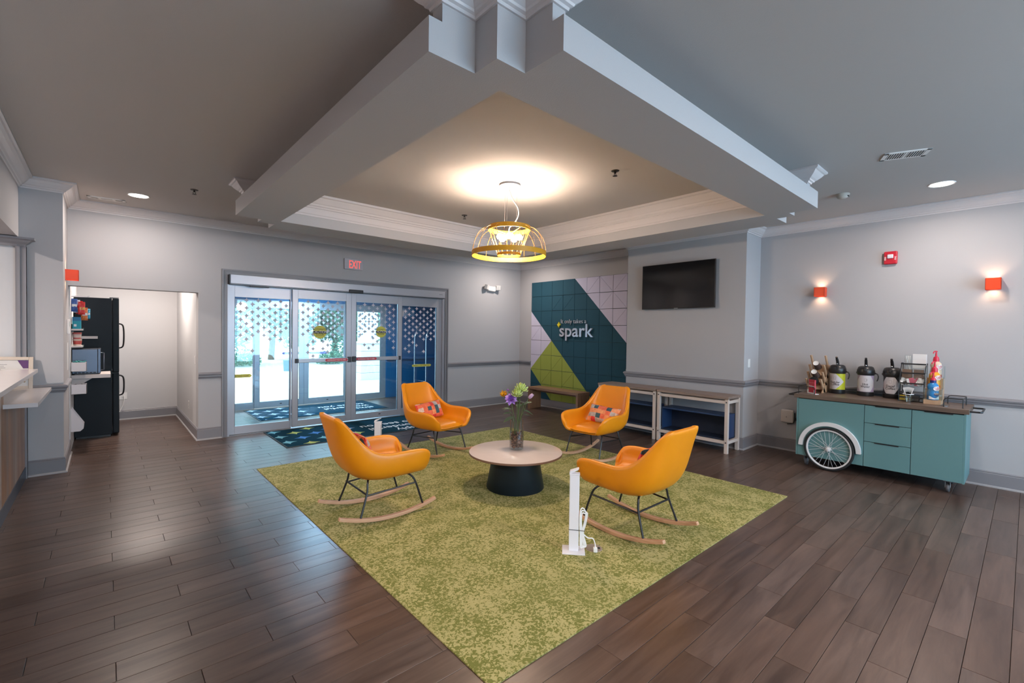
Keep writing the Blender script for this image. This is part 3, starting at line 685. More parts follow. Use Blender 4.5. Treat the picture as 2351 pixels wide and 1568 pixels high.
# ------------------------------------------------------------------ coffee table
T = empty('coffee_table', (-3.885, -4.20, .0075), label='round pale topped coffee table on a dark cone base, centre of the rug', cat='table')
TOPM = mat('pale_laminate', (.60, .52, .48), .22, var=.04, vscale=12)
MB().lathe([(.460, 0), (.465, .002), (.465, .020), (.462, .0215), (0, .0215)], 72, (0, 0, .338)).build('tabletop', TOPM, T)
MB().lathe([(.4655, 0), (.4662, .002), (.4662, .018), (.4655, .0195)], 72, (0, 0, .3385), cap=False).build('edge_band', mat('edge_brown', (.20, .11, .075), .5), T)
MB().lathe([(.285, 0), (.288, .006), (.232, .336), (0, .337)], 64).build('base', mat('dark_base_paint', (.006, .013, .020), .42, spec=.3), T)

# vase, filling and flowers
V = empty('glass_vase', (-3.83, -4.15, .3672), label='clear glass cylinder vase on the coffee table, filled with brown pebbles', cat='vase')
vg = MB().lathe([(.0, .0), (.064, .0), (.071, .008), (.074, .12), (.069, .24), (.066, .30), (.063, .30), (.066, .24), (.071, .12), (.067, .014), (0, .014)], 40, cap=False).build('glass_wall', CLEAR, V)
peb = MB(); pr = random.Random(4)
for i in range(330):
    a = pr.random()*2*math.pi; rr = .058*math.sqrt(pr.random()); z = .022+.155*pr.random(); s_ = .010+.006*pr.random()
    if z > .15 and pr.random() < .5: z -= .03
    M_ = Matrix.Translation((rr*math.cos(a), rr*math.sin(a), z)) @ Matrix.Rotation(pr.random()*6, 4, Vector((pr.random(), pr.random(), pr.random()+.1)).normalized())
    peb.sphere((0, 0, 0), s_, 7, 5, (1, .8, .6), M_)
pm = bpy.data.materials.new('pebbles'); pm.use_nodes = True; t = pm.node_tree; ge = t.nodes.new('ShaderNodeNewGeometry'); cr = t.nodes.new('ShaderNodeValToRGB'); cr.color_ramp.elements[0].color = (.05, .020, .014, 1); cr.color_ramp.elements[1].color = (.42, .22, .14, 1)
cr.color_ramp.elements[0].position = .45; t.links.new(ge.outputs['Random Per Island'], cr.inputs[0]); t.links.new(cr.outputs[0], t.nodes['Principled BSDF'].inputs['Base Color']); t.nodes['Principled BSDF'].inputs['Roughness'].default_value = .4
po = peb.build('pebbles', pm, None, loc=(-3.83, -4.15, .3672)); tag(po, 'brown and tan pebbles filling the lower half of the glass vase', 'pebbles', kind='stuff')
STEM = mat('stem_green', (.07, .12, .03), .6); LEAFM = mat('leaf_green', (.09, .14, .07), .55, var=.2, vscale=20)
def flower(tip, c_in, c_out, rad, n_pet, kind, label, name, leaves=(), base=(0, 0)):
    o = empty(name, (-3.83, -4.15, .3672), label=label, cat='flower')
    tip = Vector(tip); st = smooth_path([(base[0], base[1], .10), (base[0]*.6+tip.x*.15, base[1]*.6+tip.y*.15, .26), (tip.x*.55, tip.y*.55, tip.z*.72), tip], 5)
    MB().tube(st, .003, 6).build('stem', STEM, o)
    mi = mat('petal_'+name+'_in', c_in, .6); mo = mat('petal_'+name+'_out', c_out, .6); pr = random.Random(len(name)*7+n_pet)
    rings = {'rose': [(.25, 5, 70, .5), (.5, 7, 52, .7), (.8, 8, 34, .9), (1.0, 9, 16, 1.0)], 'mum': [(.3, 8, 75, .6), (.55, 12, 55, .8), (.8, 14, 35, .95), (1.0, 15, 12, 1.0), (.95, 13, -15, 1.0)], 'daisy': [(1.0, n_pet, 25, 1.0), (.9, n_pet, 45, .9)], 'bud': [(.5, 4, 80, .8), (.8, 5, 66, 1.0)]}[kind]
    ax = Vector((tip.x, tip.y, .10)).normalized()
    if kind == 'rose': ax = Vector((-.5, -.6, .55)).normalized()
    if kind == 'daisy': ax = Vector((-.6, -.45, .6)).normalized()
    Q = ax.to_track_quat('Z', 'Y').to_matrix().to_4x4(); Q.translation = tip
    for ri, (rs, n_, elev, ln) in enumerate(rings):
        for k in range(n_):
            a = 2*math.pi*(k+.5*(ri % 2))/n_+pr.uniform(-.12, .12); ll = rad*ln*pr.uniform(.9, 1.1); wd = rad*(.62 if kind in ('rose', 'bud') else .34)*rs**.4
            vs = []; fs = []
            for i in range(5):
                t_ = i/4; wv = wd*math.sin(math.pi*min(1, .18+t_*.80))**.7; el = R(elev)+(.8 if kind == 'mum' else .45)*(t_-.5)*(-1 if kind == 'rose' else 1)
                x = ll*t_*math.cos(el)+.004; z = ll*t_*math.sin(el); wav = .10*rad*math.sin(k*2.3+t_*5)
                for q in (-1, -.4, .4, 1): vs.append((x-abs(q)*.10*ll*t_, q*wv*.5, z+abs(q)*.12*ll+wav*(abs(q) > .5)))
            for i in range(4):
                for q in range(3): fs.append((i*4+q, i*4+q+1, i*4+q+5, i*4+q+4))
            MB().add(vs, fs, True, Q @ Matrix.Rotation(a, 4, 'Z')).build('petal', mi if ri < len(rings)/2 else mo, o, fix=False)
    if kind == 'daisy': MB().sphere((0, 0, .004), rad*.3, 10, 6, (1, 1, .5), Q).build('flower_centre', mat('daisy_centre', (.25, .10, .01), .8), o)
    for (x, y, z, dx, dy, dz, ln) in leaves:
        vs = []; fs = []; d_ = Vector((dx, dy, dz)).normalized(); sd = d_.cross(Vector((0, 0, 1))).normalized()
        for i in range(6):
            t_ = i/5; wv = ln*.36*math.sin(math.pi*(.08+.90*t_)); c_ = Vector((x, y, z))+d_*ln*t_+Vector((0, 0, -.25*ln*t_*t_))
            for q in (-1, 0, 1): vs.append(c_+sd*q*wv+Vector((0, 0, .15*wv*abs(q))))
        for i in range(5):
            for q in range(2): fs.append((i*3+q, i*3+q+1, i*3+q+4, i*3+q+3))
        MB().add(vs, fs, True).build('leaf', LEAFM, o, fix=False)
# screen-right is roughly (+.75,-.66); directions below are in the room
rx, ry = .748, -.664
def D(r_, dpt, z): return (rx*r_+.66*dpt, ry*r_+.75*dpt, z)
flower(D(-.065, -.03, .505), (.16, .05, .34), (.40, .22, .62), .068, 9, 'rose', 'large purple rose at the lower left of the vase bouquet', 'purple_rose', [(*D(-.03, -.02, .36), -.8, .3, .25, .12), (*D(-.02, -.02, .33), -.9, .2, -.1, .13), (*D(-.05, .0, .40), -.75, .7, .3, .11)], (-.01, .0))
flower(D(-.135, .02, .545), (.75, .38, .02), (.80, .48, .03), .048, 13, 'daisy', 'yellow daisy leaning out at the far left of the bouquet', 'yellow_daisy', [(*D(-.05, .02, .40), -.6, .7, .1, .09)], (-.02, .01))
flower(D(.035, .02, .60), (.50, .62, .16), (.56, .68, .22), .074, 12, 'mum', 'pale green mum topping the vase bouquet', 'green_mum', [(*D(.02, 0, .42), .5, .5, .4, .10)], (.01, .01))
flower(D(.0, -.03, .555), (.52, .62, .18), (.58, .68, .28), .066, 12, 'mum', 'smaller pale green mum just below the top one in the bouquet', 'green_chrysanthemum', [], (0, -.01))
flower(D(.115, .0, .52), (.42, .26, .44), (.50, .34, .50), .060, 7, 'bud', 'pale mauve bud drooping at the right of the bouquet', 'mauve_bud', [(*D(.05, 0, .44), .8, -.3, .5, .13), (*D(.05, 0, .40), .7, -.7, -.2, .12), (*D(.06, 0, .35), .8, -.6, .0, .10)], (.02, 0))
flower(D(-.085, .04, .585), (.14, .04, .26), (.20, .07, .32), .026, 6, 'bud', 'tiny dark purple bud above the yellow daisy', 'purple_bud', [(*D(-.03, .03, .46), -.4, .3, .8, .08)], (-.01, .01))
# extra green stems in the bunch
for i, (a, b_) in enumerate([(.03, .50), (.055, .47), (.02, .52), (.07, .45)]):
    s_ = MB().tube(smooth_path([(.01*i-.015, .008*(i % 2), .10), D(a*.4, .01*(i % 3)-.01, .28), D(a, .02*(i % 3)-.02, b_)], 5), .0028, 6).build('flower_stem', STEM, None, loc=(-3.83, -4.15, .3672))
    tag(s_, 'bare green stem among the flowers in the vase', 'stem', 'bare stems in the vase')

# ------------------------------------------------------------------ pendant lamp
P = empty('pendant_lamp', (PEND[0], PEND[1], CZ), label='yellow wire dome pendant lamp hanging in the recessed ceiling tray', cat='lamp')
YMET = mat('yellow_metal', (.72, .34, .012), .42)
MB().lathe([(0, -.026), (.098, -.026), (.108, -.020), (.108, 0), (0, 0)], 40, cap=False).build('canopy', WHITEP, P)
WIRE = mat('steel_wire', (.55, .50, .48), .35, .6)
for k in range(3):
    a = R(90+120*k); MB().tube([(.075*math.cos(a), .075*math.sin(a), -.026), (.075*math.cos(a), .075*math.sin(a), -.43)], .0012, 5).build('suspension_wire', WIRE, P)
cdr = D(1, 0, 0)
MB().tube(smooth_path([(0, 0, -.026), (0, 0, -.06), (.03*cdr[0], .03*cdr[1], -.15), (.085*cdr[0], .085*cdr[1], -.24), (.088*cdr[0], .088*cdr[1], -.32), (.04*cdr[0], .04*cdr[1], -.40), (0, 0, -.445), (0, 0, -.53)], 7), .0045, 8).build('cord', WHITEP, P)
def band(r_, z0, z1, name, th=.004):
    return MB().lathe([(r_, z0), (r_, z1), (r_-th, z1), (r_-th, z0), (r_, z0)], 72, cap=False).build(name, YMET, P, sharp=30)
band(.215, -.468, -.425, 'top_ring'); band(.378, -.730, -.682, 'rim_ring'); band(.120, -.722, -.698, 'inner_ring')
NR = 16; RIBM = mat('yellow_metal_dimmed', (.42, .19, .008), .5)  # ribs: the same yellow metal, darkened in colour against the bulbs' glare
for k in range(NR):
    a = 2*math.pi*k/NR; c, s_ = math.cos(a), math.sin(a); pts = []
    for i in range(13):
        q = i/12*math.pi/2; r_ = .212+.163*math.sin(q); z = -.445-.25*(1-math.cos(q)); pts.append((r_*c, r_*s_, z))
    MB().tube(pts, .0018, 6).build('rib', RIBM, P)
    a += math.pi/NR; c, s_ = math.cos(a), math.sin(a)
    MB().tube([(.212*c, .212*s_, -.455), (.119*c, .119*s_, -.710)], .0018, 6).build('inner_rib', RIBM, P)
HOLD = mat('lamp_holder', (.75, .60, .30), .4)
hb = MB().lathe([(0, -.555), (.028, -.555), (.03, -.545), (.03, -.495), (.012, -.485), (0, -.485)], 24, cap=False).build('lamp_holder', HOLD, P)
BULB = mat('bulb_glow', (1, .85, .6), .5, emit=(1.0, .76, .58), estr=500)
for k in range(3):
    a = R(30+120*k); c, s_ = math.cos(a), math.sin(a)
    MB().tube([(.21*c, .21*s_, -.447), (.02*c, .02*s_, -.50)], .004, 6).build('spider_arm', YMET, P)
for k in range(5):
    a = R(20+72*k); c, s_ = math.cos(a), math.sin(a)
    M_ = Matrix.Translation((0, 0, -.525)) @ Matrix.Rotation(a, 4, 'Z') @ Matrix.Rotation(R(97), 4, 'Y')
    MB().lathe([(.013, .025), (.013, .05)], 12, M=M_).build('socket', HOLD, P)
    MB().lathe([(.010, .05), (.014, .062), (.026, .085), (.029, .105), (.024, .124), (.010, .134), (0, .135)], 16, M=M_, cap=False).build('bulb', BULB, P)

# added globe lights behind the viewer, put in to warm ceiling and walls
for x, y in [(-3.5, -9.9), (-5.6, -10.2)]:
    o = empty('fill_globe', (x, y, CZ), label='added white fill globe hung unseen behind the viewer to warm the room', cat='lamp', group='added fill globes behind the viewer')
    MB().lathe([(0, -.02), (.05, -.02), (.05, 0), (0, 0)], 20, cap=False).build('canopy', WHITEP, o); MB().tube([(0, 0, -.02), (0, 0, -.62)], .004, 6).build('cord', WHITEP, o)
    MB().sphere((0, 0, -.76), .15, 24, 16).build('globe', mat('globe_glow', (1, .9, .8), .5, emit=(1.0, .76, .58), estr=64), o)

# ------------------------------------------------------------------ ceiling fixtures
DLM = mat('downlight_lens', (1, 1, 1), .5, emit=(1.0, .93, .85), estr=9)
def downlight(x, y, z, label, r_=.085):
    o = empty('downlight', (x, y, z), label=label, cat='ceiling light', group='flush round ceiling downlights')
    MB().lathe([(r_, 0), (r_+.014, -.006), (r_+.018, 0)], 40, cap=False).build('trim_ring', WHITEP, o); MB().lathe([(0, -.004), (r_, -.004), (r_, 0), (0, 0)], 40, cap=False).build('lens', DLM, o)
downlight(-6.67, -.80, CZ, 'round ceiling downlight near the back left corner, beside the long air vent')
downlight(-.87, -6.99, CZ, 'round ceiling downlight above the coffee cart')
downlight(-.87, -.85, CZ, 'round ceiling downlight in the back corner above the mural, hidden by the ceiling ring')
for x, y in [(-.87, -10.2), (-6.9, -10.2), (-3.9, -8.8), (-9.6, -3.2), (-9.6, -6.5)]: downlight(x, y, CZ, 'round ceiling downlight behind the viewer, out of the picture')
MB().box(-4.2, 1.0, 2.295, -3.6, 1.6, 2.318).build('vestibule_fill_panel', DLM)  # added glowing panel to go with the vestibule fill, itself unseen
tag(bpy.data.objects['vestibule_fill_panel'], 'added glowing square panel that brightens the entrance vestibule, unseen above the door header', 'ceiling light')
downlight(-6.5, 1.2, 2.6, 'round downlight in the alcove ceiling over the fridge')
VG = mat('vent_shadow', (.02, .02, .02), .9)
def vent(x, y, rz, lx, ly, label, groups):
    o = empty('air_vent', (x, y, CZ), rz, label, 'air vent', 'white ceiling air vents')
    MB().box(-lx/2, -ly/2, -.008, lx/2, -ly/2+.022, 0).box(-lx/2, ly/2-.022, -.008, lx/2, ly/2, 0).box(-lx/2, -ly/2, -.008, -lx/2+.03, ly/2, 0).box(lx/2-.03, -ly/2, -.008, lx/2, ly/2, 0).build('frame', WHITEP, o)
    MB().box(-lx/2+.02, -ly/2+.02, -.0072, lx/2-.02, ly/2-.02, -.0005).build('backing', VG, o)
    for g0, g1, n_ in groups:
        for i in range(n_):
            q = g0+(g1-g0)*(i+.5)/n_; MB().box(q-.0030, -ly/2+.022, -.0088, q+.0030, ly/2-.022, -.0075).build('louver', WHITEP, o)
    for g0, g1 in [(a[1], b[0]) for a, b in zip(groups[:-1], groups[1:])]: MB().box(g0, -ly/2+.02, -.009, g1, ly/2-.02, -.001).build('divider', WHITEP, o)
    return o
vent(-2.06, -6.88, R(-68), .30, .17, 'white square ceiling vent with two banks of louvers, above the coffee cart wall', [(-.12, -.008, 7), (.008, .12, 7)])
vent(-6.94, -.36, R(-8), .34, .13, 'long white ceiling vent beside the back left downlight', [(-.14, -.075, 5), (-.055, .055, 12), (.075, .14, 5)])
def sprinkler(x, y, label):
    o = empty('fire_sprinkler', (x, y, CZ), label=label, cat='sprinkler', group='dark ceiling fire sprinklers'); DK = mat('dark_bronze', (.04, .035, .03), .4, .6)
    MB().lathe([(0, -.006), (.034, -.005), (.038, 0)], 24, cap=False).build('escutcheon', DK, o); MB().lathe([(.009, -.025), (.009, -.003)], 10).build('neck', DK, o)
    for s_ in (-1, 1): MB().tube([(s_*.010, 0, -.022), (s_*.013, 0, -.035), (0, 0, -.046)], .0025, 6).build('yoke', DK, o)
    MB().lathe([(.003, -.045), (.022, -.047), (.022, -.049), (.003, -.050)], 16).build('deflector', DK, o)
sprinkler(-6.23, -1.52, 'dark sprinkler head on the left lobby ceiling beside the downlight')
sprinkler(-3.44, -5.02, 'dark sprinkler head in the tray, right of the pendant lamp')
sprinkler(-3.49, -2.72, 'dark sprinkler head in the tray, behind the pendant lamp on the left')
o = empty('smoke_detector', (-1.15, -6.25, CZ), label='round off-white smoke detector on the ceiling between ring beam and downlight', cat='smoke detector')
MB().lathe([(.062, 0), (.064, -.010), (.055, -.016), (.050, -.032), (.035, -.045), (0, -.047)], 32, cap=False).build('housing', mat('detector_plastic', (.50, .48, .44), .5), o); MB().box(-.02, -.054, -.032, .02, -.047, -.022).build('sensor_slot', VG, o)
# ------------------------------------------------------------------ wall fixtures
REDO = mat('orange_red_lacquer', (.80, .065, .015), .4); SGL = mat('sconce_glow', (1, .8, .6), .5, emit=(1.0, .62, .36), estr=14)
def sconce(loc, rz, label):
    o = empty('wall_sconce', loc, rz, label, 'wall light', 'square orange-red wall sconces')   # local -x points into the room
    MB().box(-.110, -.058, -.058, -.107, .058, .058).box(-.110, -.058, -.058, -.006, -.055, .058).box(-.110, .055, -.058, -.006, .058, .058).box(-.006, -.058, -.058, 0, .058, .058).build('shade', REDO, o)
    MB().box(-.107, -.055, -.006, -.006, .055, .006).build('divider', REDO, o); M0 = Matrix.Translation(loc) @ Matrix.Rotation(rz, 4, 'Z')
    for s_ in (-1, 1):
        MB().box(-.072, -.030, s_*.012-.004, -.040, .030, s_*.012+.004).build('led', SGL, o)
        MB().box(-.105, -.054, s_*.050-.001, -.008, .054, s_*.050+.001).build('lens', CLEAR, o)
        p_ = M0 @ Vector((-.050, 0, s_*.028)); lamp('sconce_light', 'SPOT', p_, 3.6, (1.0, .60, .36), .022, rot=(R(180) if s_ > 0 else 0, 0, 0), spot=R(130), blend=.9)
sconce((0, -5.787, 2.130), 0, 'orange-red square sconce on the cart wall, nearer the television')
sconce((0, -7.330, 2.128), 0, 'orange-red square sconce on the cart wall, right of the fire alarm')
sconce((-7.29, -.42, 2.128), R(180), 'orange-red square sconce on the left pier beside the alcove')
o = empty('fire_alarm', (0, -6.483, 2.495), label='red wall fire alarm with clear strobe, between the two sconces', cat='fire alarm'); FR = mat('alarm_red', (.52, .012, .03), .4)
MB().box(-.045, -.062, -.075, 0, .062, .075).build('housing', FR, o, bevel=.012, seg=3); MB().box(-.062, -.028, -.010, -.043, .028, .038).build('strobe', mat('strobe_lens', (.75, .72, .76), .12), o, bevel=.008)
for s_ in (-1, 1): text('lettering', 'FIRE', .024, WINK, frame_m((-.0455, s_*.047-.008, -.03), (0, 0, 1), (0, 1, 0)), o, extrude=.0003)
o = empty('exit_sign', (-3.832, 0, 2.568), label='white exit sign with glowing red letters above the sliding doors', cat='exit sign')
MB().box(-.158, -.045, 0, .158, 0, .178).build('housing', mat('exit_housing', (.46, .45, .50), .5), o, bevel=.006)
text('lettering', 'EXIT', .185, mat('exit_glow', (.7, .05, .05), .5, emit=(1.0, .10, .075), estr=1.1), frame_m((.018, -.0465, .024), (1, 0, 0), (0, 0, 1)), o, align='CENTER', extrude=.001, xs=.56, bold=.0)
o = empty('emergency_light', (-.86, 0, 2.46), label='white twin head emergency light on the back wall beside the corner', cat='emergency light')
MB().prism([(-.13, .05), (-.09, -.035), (.09, -.05), (.13, .03), (.10, .055), (-.10, .06)], 'y', -.06, 0).build('housing', WHITEP, o, bevel=.008)
for s_ in (-1, 1):
    M_ = Matrix.Translation((s_*.155, -.075, .035)) @ Matrix.Rotation(R(-28*s_), 4, 'Z') @ Matrix.Rotation(R(15), 4, 'X')
    h = MB().box(-.05, -.035, -.05, .05, .03, .05, M=M_).build('lamp_head', mat('head_grey', (.50, .49, .49), .4), o, bevel=.008)
    for i in range(4): MB().box(-.040+i*.022, -.037, -.04, -.027+i*.022, -.034, .04, M=M_).build('lens_bar', WHITEP, h)
def plate(loc, nrm, label, kind_='switch', grp=None, sz=(.07, .115)):
    rz = {'-y': 0, '-x': R(-90), '+x': R(90)}[nrm]
    o = empty('light_switch' if kind_ == 'switch' else 'power_outlet', loc, rz, label, 'switch' if kind_ == 'switch' else 'outlet', grp)
    MB().box(-sz[0]/2, -.006, -sz[1]/2, sz[0]/2, 0, sz[1]/2).build('cover_plate', WHITEP, o, bevel=.002)
    if kind_ == 'switch': MB().box(-.012, -.011, -.026, .012, -.005, .026).build('rocker_switch', WHITEP, o)
    else:
        for z in (-.026, .026): MB().box(-.015, -.008, z-.014, .015, -.005, z+.014).build('socket_face', mat('socket_white', (.62, .62, .62), .4), o)
    return o
plate((-.33, -5.035, 1.175), '-y', 'white switch plate on the end of the wall projection below the television')
plate((-6.0, .27, 1.10), '-x', 'white switch plate on the alcove side wall near its front edge')
plate((-6.0, .92, .38), '-x', 'white outlet low on the alcove side wall', 'outlet'); plate((-6.74, 2.46, .40), '-y', 'white double outlet behind the fridge on the alcove wall', 'outlet', sz=(.115, .115))
fc = MB().tube(smooth_path([(-6.73, 2.44, .42), (-6.72, 2.40, .38), (-6.74, 2.38, .25), (-6.80, 2.36, .12)], 6), .005, 6).build('plug_cord', WHITEP); tag(fc, 'white plug and cord hanging from the alcove outlet', 'cord')
plate((0, -5.60, .40), '-x', 'white outlet plate on the wall just left of the coffee cart', 'outlet', sz=(.08, .13))
o = empty('wireless_router', (0, -5.435, .470), label='rounded beige access box on the wall left of the coffee cart', cat='wall box')
MB().box(-.052, -.078, -.088, -.012, .078, .088).build('housing', mat('router_beige', (.64, .57, .52), .45), o, bevel=.018, seg=4); MB().lathe([(0, 0), (.006, 0), (.006, .002), (0, .002)], 12, M=Matrix.Translation((-.0525, .005, -.01)) @ Matrix.Rotation(R(-90), 4, 'Y')).build('emblem', mat('emblem_grey', (.2, .18, .17), .5), o)
MB().tube(smooth_path([(-.02, -.085, .05), (-.03, -.090, -.03), (-.03, -.07, -.085), (-.03, .0, -.105)], 6), .006, 6).build('cable', BLACKP, o); MB().box(-.03, -.135, -.05, -.012, -.085, -.02).build('plug', BLACKP, o)
o = empty('thermostat', (-7.29, -.17, 1.55), label='small white wall keypad on the pier edge beside the alcove', cat='keypad')
MB().box(0, -.045, -.085, .022, .045, .085).build('housing', WHITEP, o, bevel=.004); MB().box(.021, -.032, .0, .024, .032, .06).build('display', mat('lcd_green', (.25, .34, .32), .3), o)
o = empty('wall_notice', (-7.29, -.10, 1.20), label='narrow white paper notice taped to the pier edge below the keypad', cat='notice'); MB().box(0, -.06, -.16, .002, .06, .16).build('sheet', mat('paper', (.74, .74, .74), .8), o)

# ------------------------------------------------------------------ television
o = empty('television', (-.49, -4.078, 2.285), label='flat black television mounted on the wall projection', cat='television')
MB().box(-.095, -.580, -.342, -.062, .580, .342).build('bezel', mat('tv_bezel', (.012, .012, .014), .3), o, bevel=.003); MB().box(-.0965, -.572, -.330, -.094, .572, .334).build('screen', mat('tv_screen', (.006, .006, .007), .12), o)
MB().box(-.062, -.3, -.2, -.035, .3, .2).build('rear_housing', BLACKP, o); MB().box(-.035, -.12, -.12, -.001, .12, .12).build('wall_bracket', BLACKM, o); MB().box(-.098, -.03, -.342, -.095, .03, -.332).build('badge', mat('badge_grey', (.35, .35, .36), .3), o)

# ------------------------------------------------------------------ bench and consoles
BW = wood('bench_walnut', (.20, .105, .06), (.34, .19, .11), 1, 1.3, .5, stretch=16)
BWZ = wood('bench_walnut_upright', (.20, .105, .06), (.34, .19, .11), 2, 1.3, .5, stretch=16)
o = empty('bench', (-.30, -1.45, 0), label='low brown wooden bench standing against the mural', cat='bench')
MB().box(-.17, -.67, .405, .17, .67, .45).build('seat', BW, o, bevel=.003); MB().box(-.165, .615, .001, .165, .665, .405).build('leg', BWZ, o, bevel=.003); MB().box(-.165, -.665, .001, .165, -.615, .405).build('leg', BWZ, o, bevel=.003)
MB().box(.02, -.612, .345, .05, .612, .402).build('stretcher', BW, o, bevel=.002)
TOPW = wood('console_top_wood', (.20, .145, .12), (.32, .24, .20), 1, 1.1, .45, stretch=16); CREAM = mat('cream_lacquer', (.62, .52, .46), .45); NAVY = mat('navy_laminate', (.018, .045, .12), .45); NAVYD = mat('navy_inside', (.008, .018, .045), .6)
def console(y0, y1, label):
    o = empty('media_console', (-.70, (y0+y1)/2, 0), label=label, cat='console', group='media consoles under the television'); hw = (y1-y0)/2; d = .19
    MB().box(-d-.008, -hw, .715, d, hw, .748).build('top', TOPW, o, bevel=.002)
    for sx in (-1, 1):
        for sy in (-1, 1):
            cx, cyy = sx*(d-.022), sy*(hw-.027); l = MB().box(cx-.021, cyy-.022, .001, cx+.021, cyy+.022, .712).build('leg', CREAM, o, bevel=.002)
            if sx < 0:
                for z in (.675, .145): MB().lathe([(0, 0), (.008, 0), (.009, -.003), (.0, -.003)], 12, M=Matrix.Translation((cx-.021, cyy, z)) @ Matrix.Rotation(R(90), 4, 'Y')).build('bolt', BLACKM, l)
        MB().box(sx*(d-.022)-.019, -hw+.05, .655, sx*(d-.022)+.019, hw-.05, .695).build('rail', CREAM, o, bevel=.002); MB().box(sx*(d-.022)-.019, -hw+.05, .125, sx*(d-.022)+.019, hw-.05, .165).build('rail', CREAM, o, bevel=.002)
    for sy in (-1, 1):
        for z in (.655, .125): MB().box(-d+.045, sy*(hw-.027)-.019, z, d-.045, sy*(hw-.027)+.019, z+.04).build('rail', CREAM, o, bevel=.002)
    h = hw-.052
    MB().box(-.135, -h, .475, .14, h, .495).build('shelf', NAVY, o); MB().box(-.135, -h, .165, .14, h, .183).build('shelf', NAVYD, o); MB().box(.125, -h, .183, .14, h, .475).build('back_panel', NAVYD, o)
    MB().box(-.135, -h, .183, .125, -h+.016, .475).build('side_panel', NAVY, o); MB().box(-.135, h-.016, .183, .125, h, .475).build('side_panel', NAVY, o)
console(-5.012, -3.975, 'media console under the television, nearer the coffee cart, wood top and open navy box'); console(-3.955, -2.90, 'media console beside the mural, partly behind an orange chair, wood top and open navy box')

# ------------------------------------------------------------------ charging posts
def charging_post(loc, rz, label, cord):
    o = empty('charging_post', loc, rz, label, 'charging post', 'slim white floor charging posts'); WP = mat('post_white', (.74, .72, .75), .35)
    MB().box(-.080, -.070, 0, .080, .070, .006).build('base_plate', WP, o, bevel=.004); c = MB().box(-.034, -.020, .006, .034, .020, .545).build('column', WP, o, bevel=.003); MB().box(-.037, -.023, .545, .037, .023, .555).build('cap', WP, c, bevel=.002)
    MB().prism([(-.036, .556), (-.030, .552), (.028, .585), (.030, .592), (-.030, .572)], 'y', -.021, .021).build('lid', WP, o); MB().box(.0342, -.016, .05, .0352, .016, .52).build('side_groove', mat('groove', (.45, .44, .47), .5), o)
    if cord:
        for k in range(3):
            q = k*.006; MB().tube(smooth_path([(.045+q, -.012+q, .12), (.040+q, -.02+q, .23), (.046+q, -.015, .30-q*2), (.066+q, .0, .305-q*3), (.082+q, .0, .27), (.072+q, .0, .20), (.056+q, -.006, .13), (.070+q*1.5, -.01, .045), (.048+q, -.015, .035+q), (.045+q, -.012+q, .12)], 6), .0042, 7).build('power_cord', WHITEP, o)
        MB().tube([(.035, -.021, .155), (.075, -.021, .152), (.08, .0, .152), (.035, .021, .155), (-.035, .021, .155), (-.0355, -.0215, .157), (.035, -.0215, .155)], .002, 6).build('cable_tie', BLACKP, o)
        MB().tube(smooth_path([(.07, .0, .12), (.10, .005, .095), (.135, .01, .09), (.150, .0, .06), (.152, -.005, .03)], 6), .0042, 7).build('power_cord', WHITEP, o)
        MB().box(.139, -.018, .002, .167, .010, .034).build('plug', WHITEP, o, bevel=.004)
    return o
charging_post((-4.475, -5.475, .0075), R(-48), 'white charging post with bundled cord at the front chair, near the rug corner', True)
charging_post((-4.737, -2.902, .0075), R(-48), 'white charging post behind the chair nearest the doors, only its top showing', False)
o = empty('floor_outlet', (-4.335, -5.545, .007), R(-48), 'round beige floor outlet in the rug with a white plug in it', 'outlet')
MB().lathe([(.062, 0), (.060, .003), (0, .003)], 32).build('cover_plate', mat('floor_box', (.26, .21, .17), .5), o); MB().box(.018, -.012, .0028, .045, .012, .0045).build('socket_slot', VG, o)

# ------------------------------------------------------------------ coffee cart
K = empty('coffee_cart', (-.40, -6.465, 0), label='teal coffee cart with brown top and a decorative white spoked wheel', cat='cart')
CT = mat('cart_teal', (.115, .245, .255), .42, bump=.08, bscale=120); CTD = mat('cart_underside', (.01, .012, .014), .7); TOPC = wood('cart_top_wood', (.085, .058, .045), (.15, .105, .08), 1, 1.0, .4, stretch=14)
def kb(x0, y0, z0, x1, y1, z1, name, m_, par=None, bevel=.0015): return MB().box(x0+.40, y0+6.465, z0, x1+.40, y1+6.465, z1).build(name, m_, par or K, bevel=bevel)
kb(-.70, -7.222, .815, -.10, -5.710, .860, 'worktop', TOPC, bevel=.002)
kb(-.662, -7.185, .128, -.12, -5.755, .812, 'carcass', CTD)
for y in (-5.755, -7.203): kb(-.680, y, .125, -.115, y+.018, .813, 'side_panel', CT)
DG = .0025
kb(-.682, -6.400+DG, .128, -.663, -5.757, .806, 'door', CT)
def drawer(z0, z1, hy0, hy1, top=True, y0=-6.797, y1=-6.400, nm='drawer'):
    d_ = kb(-.682, y0+DG, z0+DG, -.663, y1-DG, z1-DG, nm, CT); kb(-.690, hy0, z1-.010, -.676, hy1, z1-.001, 'edge_pull', BLACKM, d_, None); return d_
drawer(.612, .806, -6.70, -6.495); drawer(.405, .612, -6.70, -6.495); drawer(.128, .405, -6.70, -6.495); drawer(.128, .806, -7.11, -6.895, y0=-7.187, y1=-6.797, nm='door')
WC = (-6.078+6.465, .252)
M_ = Matrix.Translation((-.300, WC[0], WC[1])) @ Matrix.Rotation(R(90), 4, 'Y')
def ring_m(r_, t, n=64): return [(r_*math.cos(2*math.pi*i/n), r_*math.sin(2*math.pi*i/n), 0) for i in range(n)]
wh = MB().tube(ring_m(.235, 0), .0135, 10, closed=True, M=M_).build('tyre', mat('tyre_rubber', (.012, .012, .013), .7), K)
RIMW = mat('rim_white', (.72, .70, .70), .3)
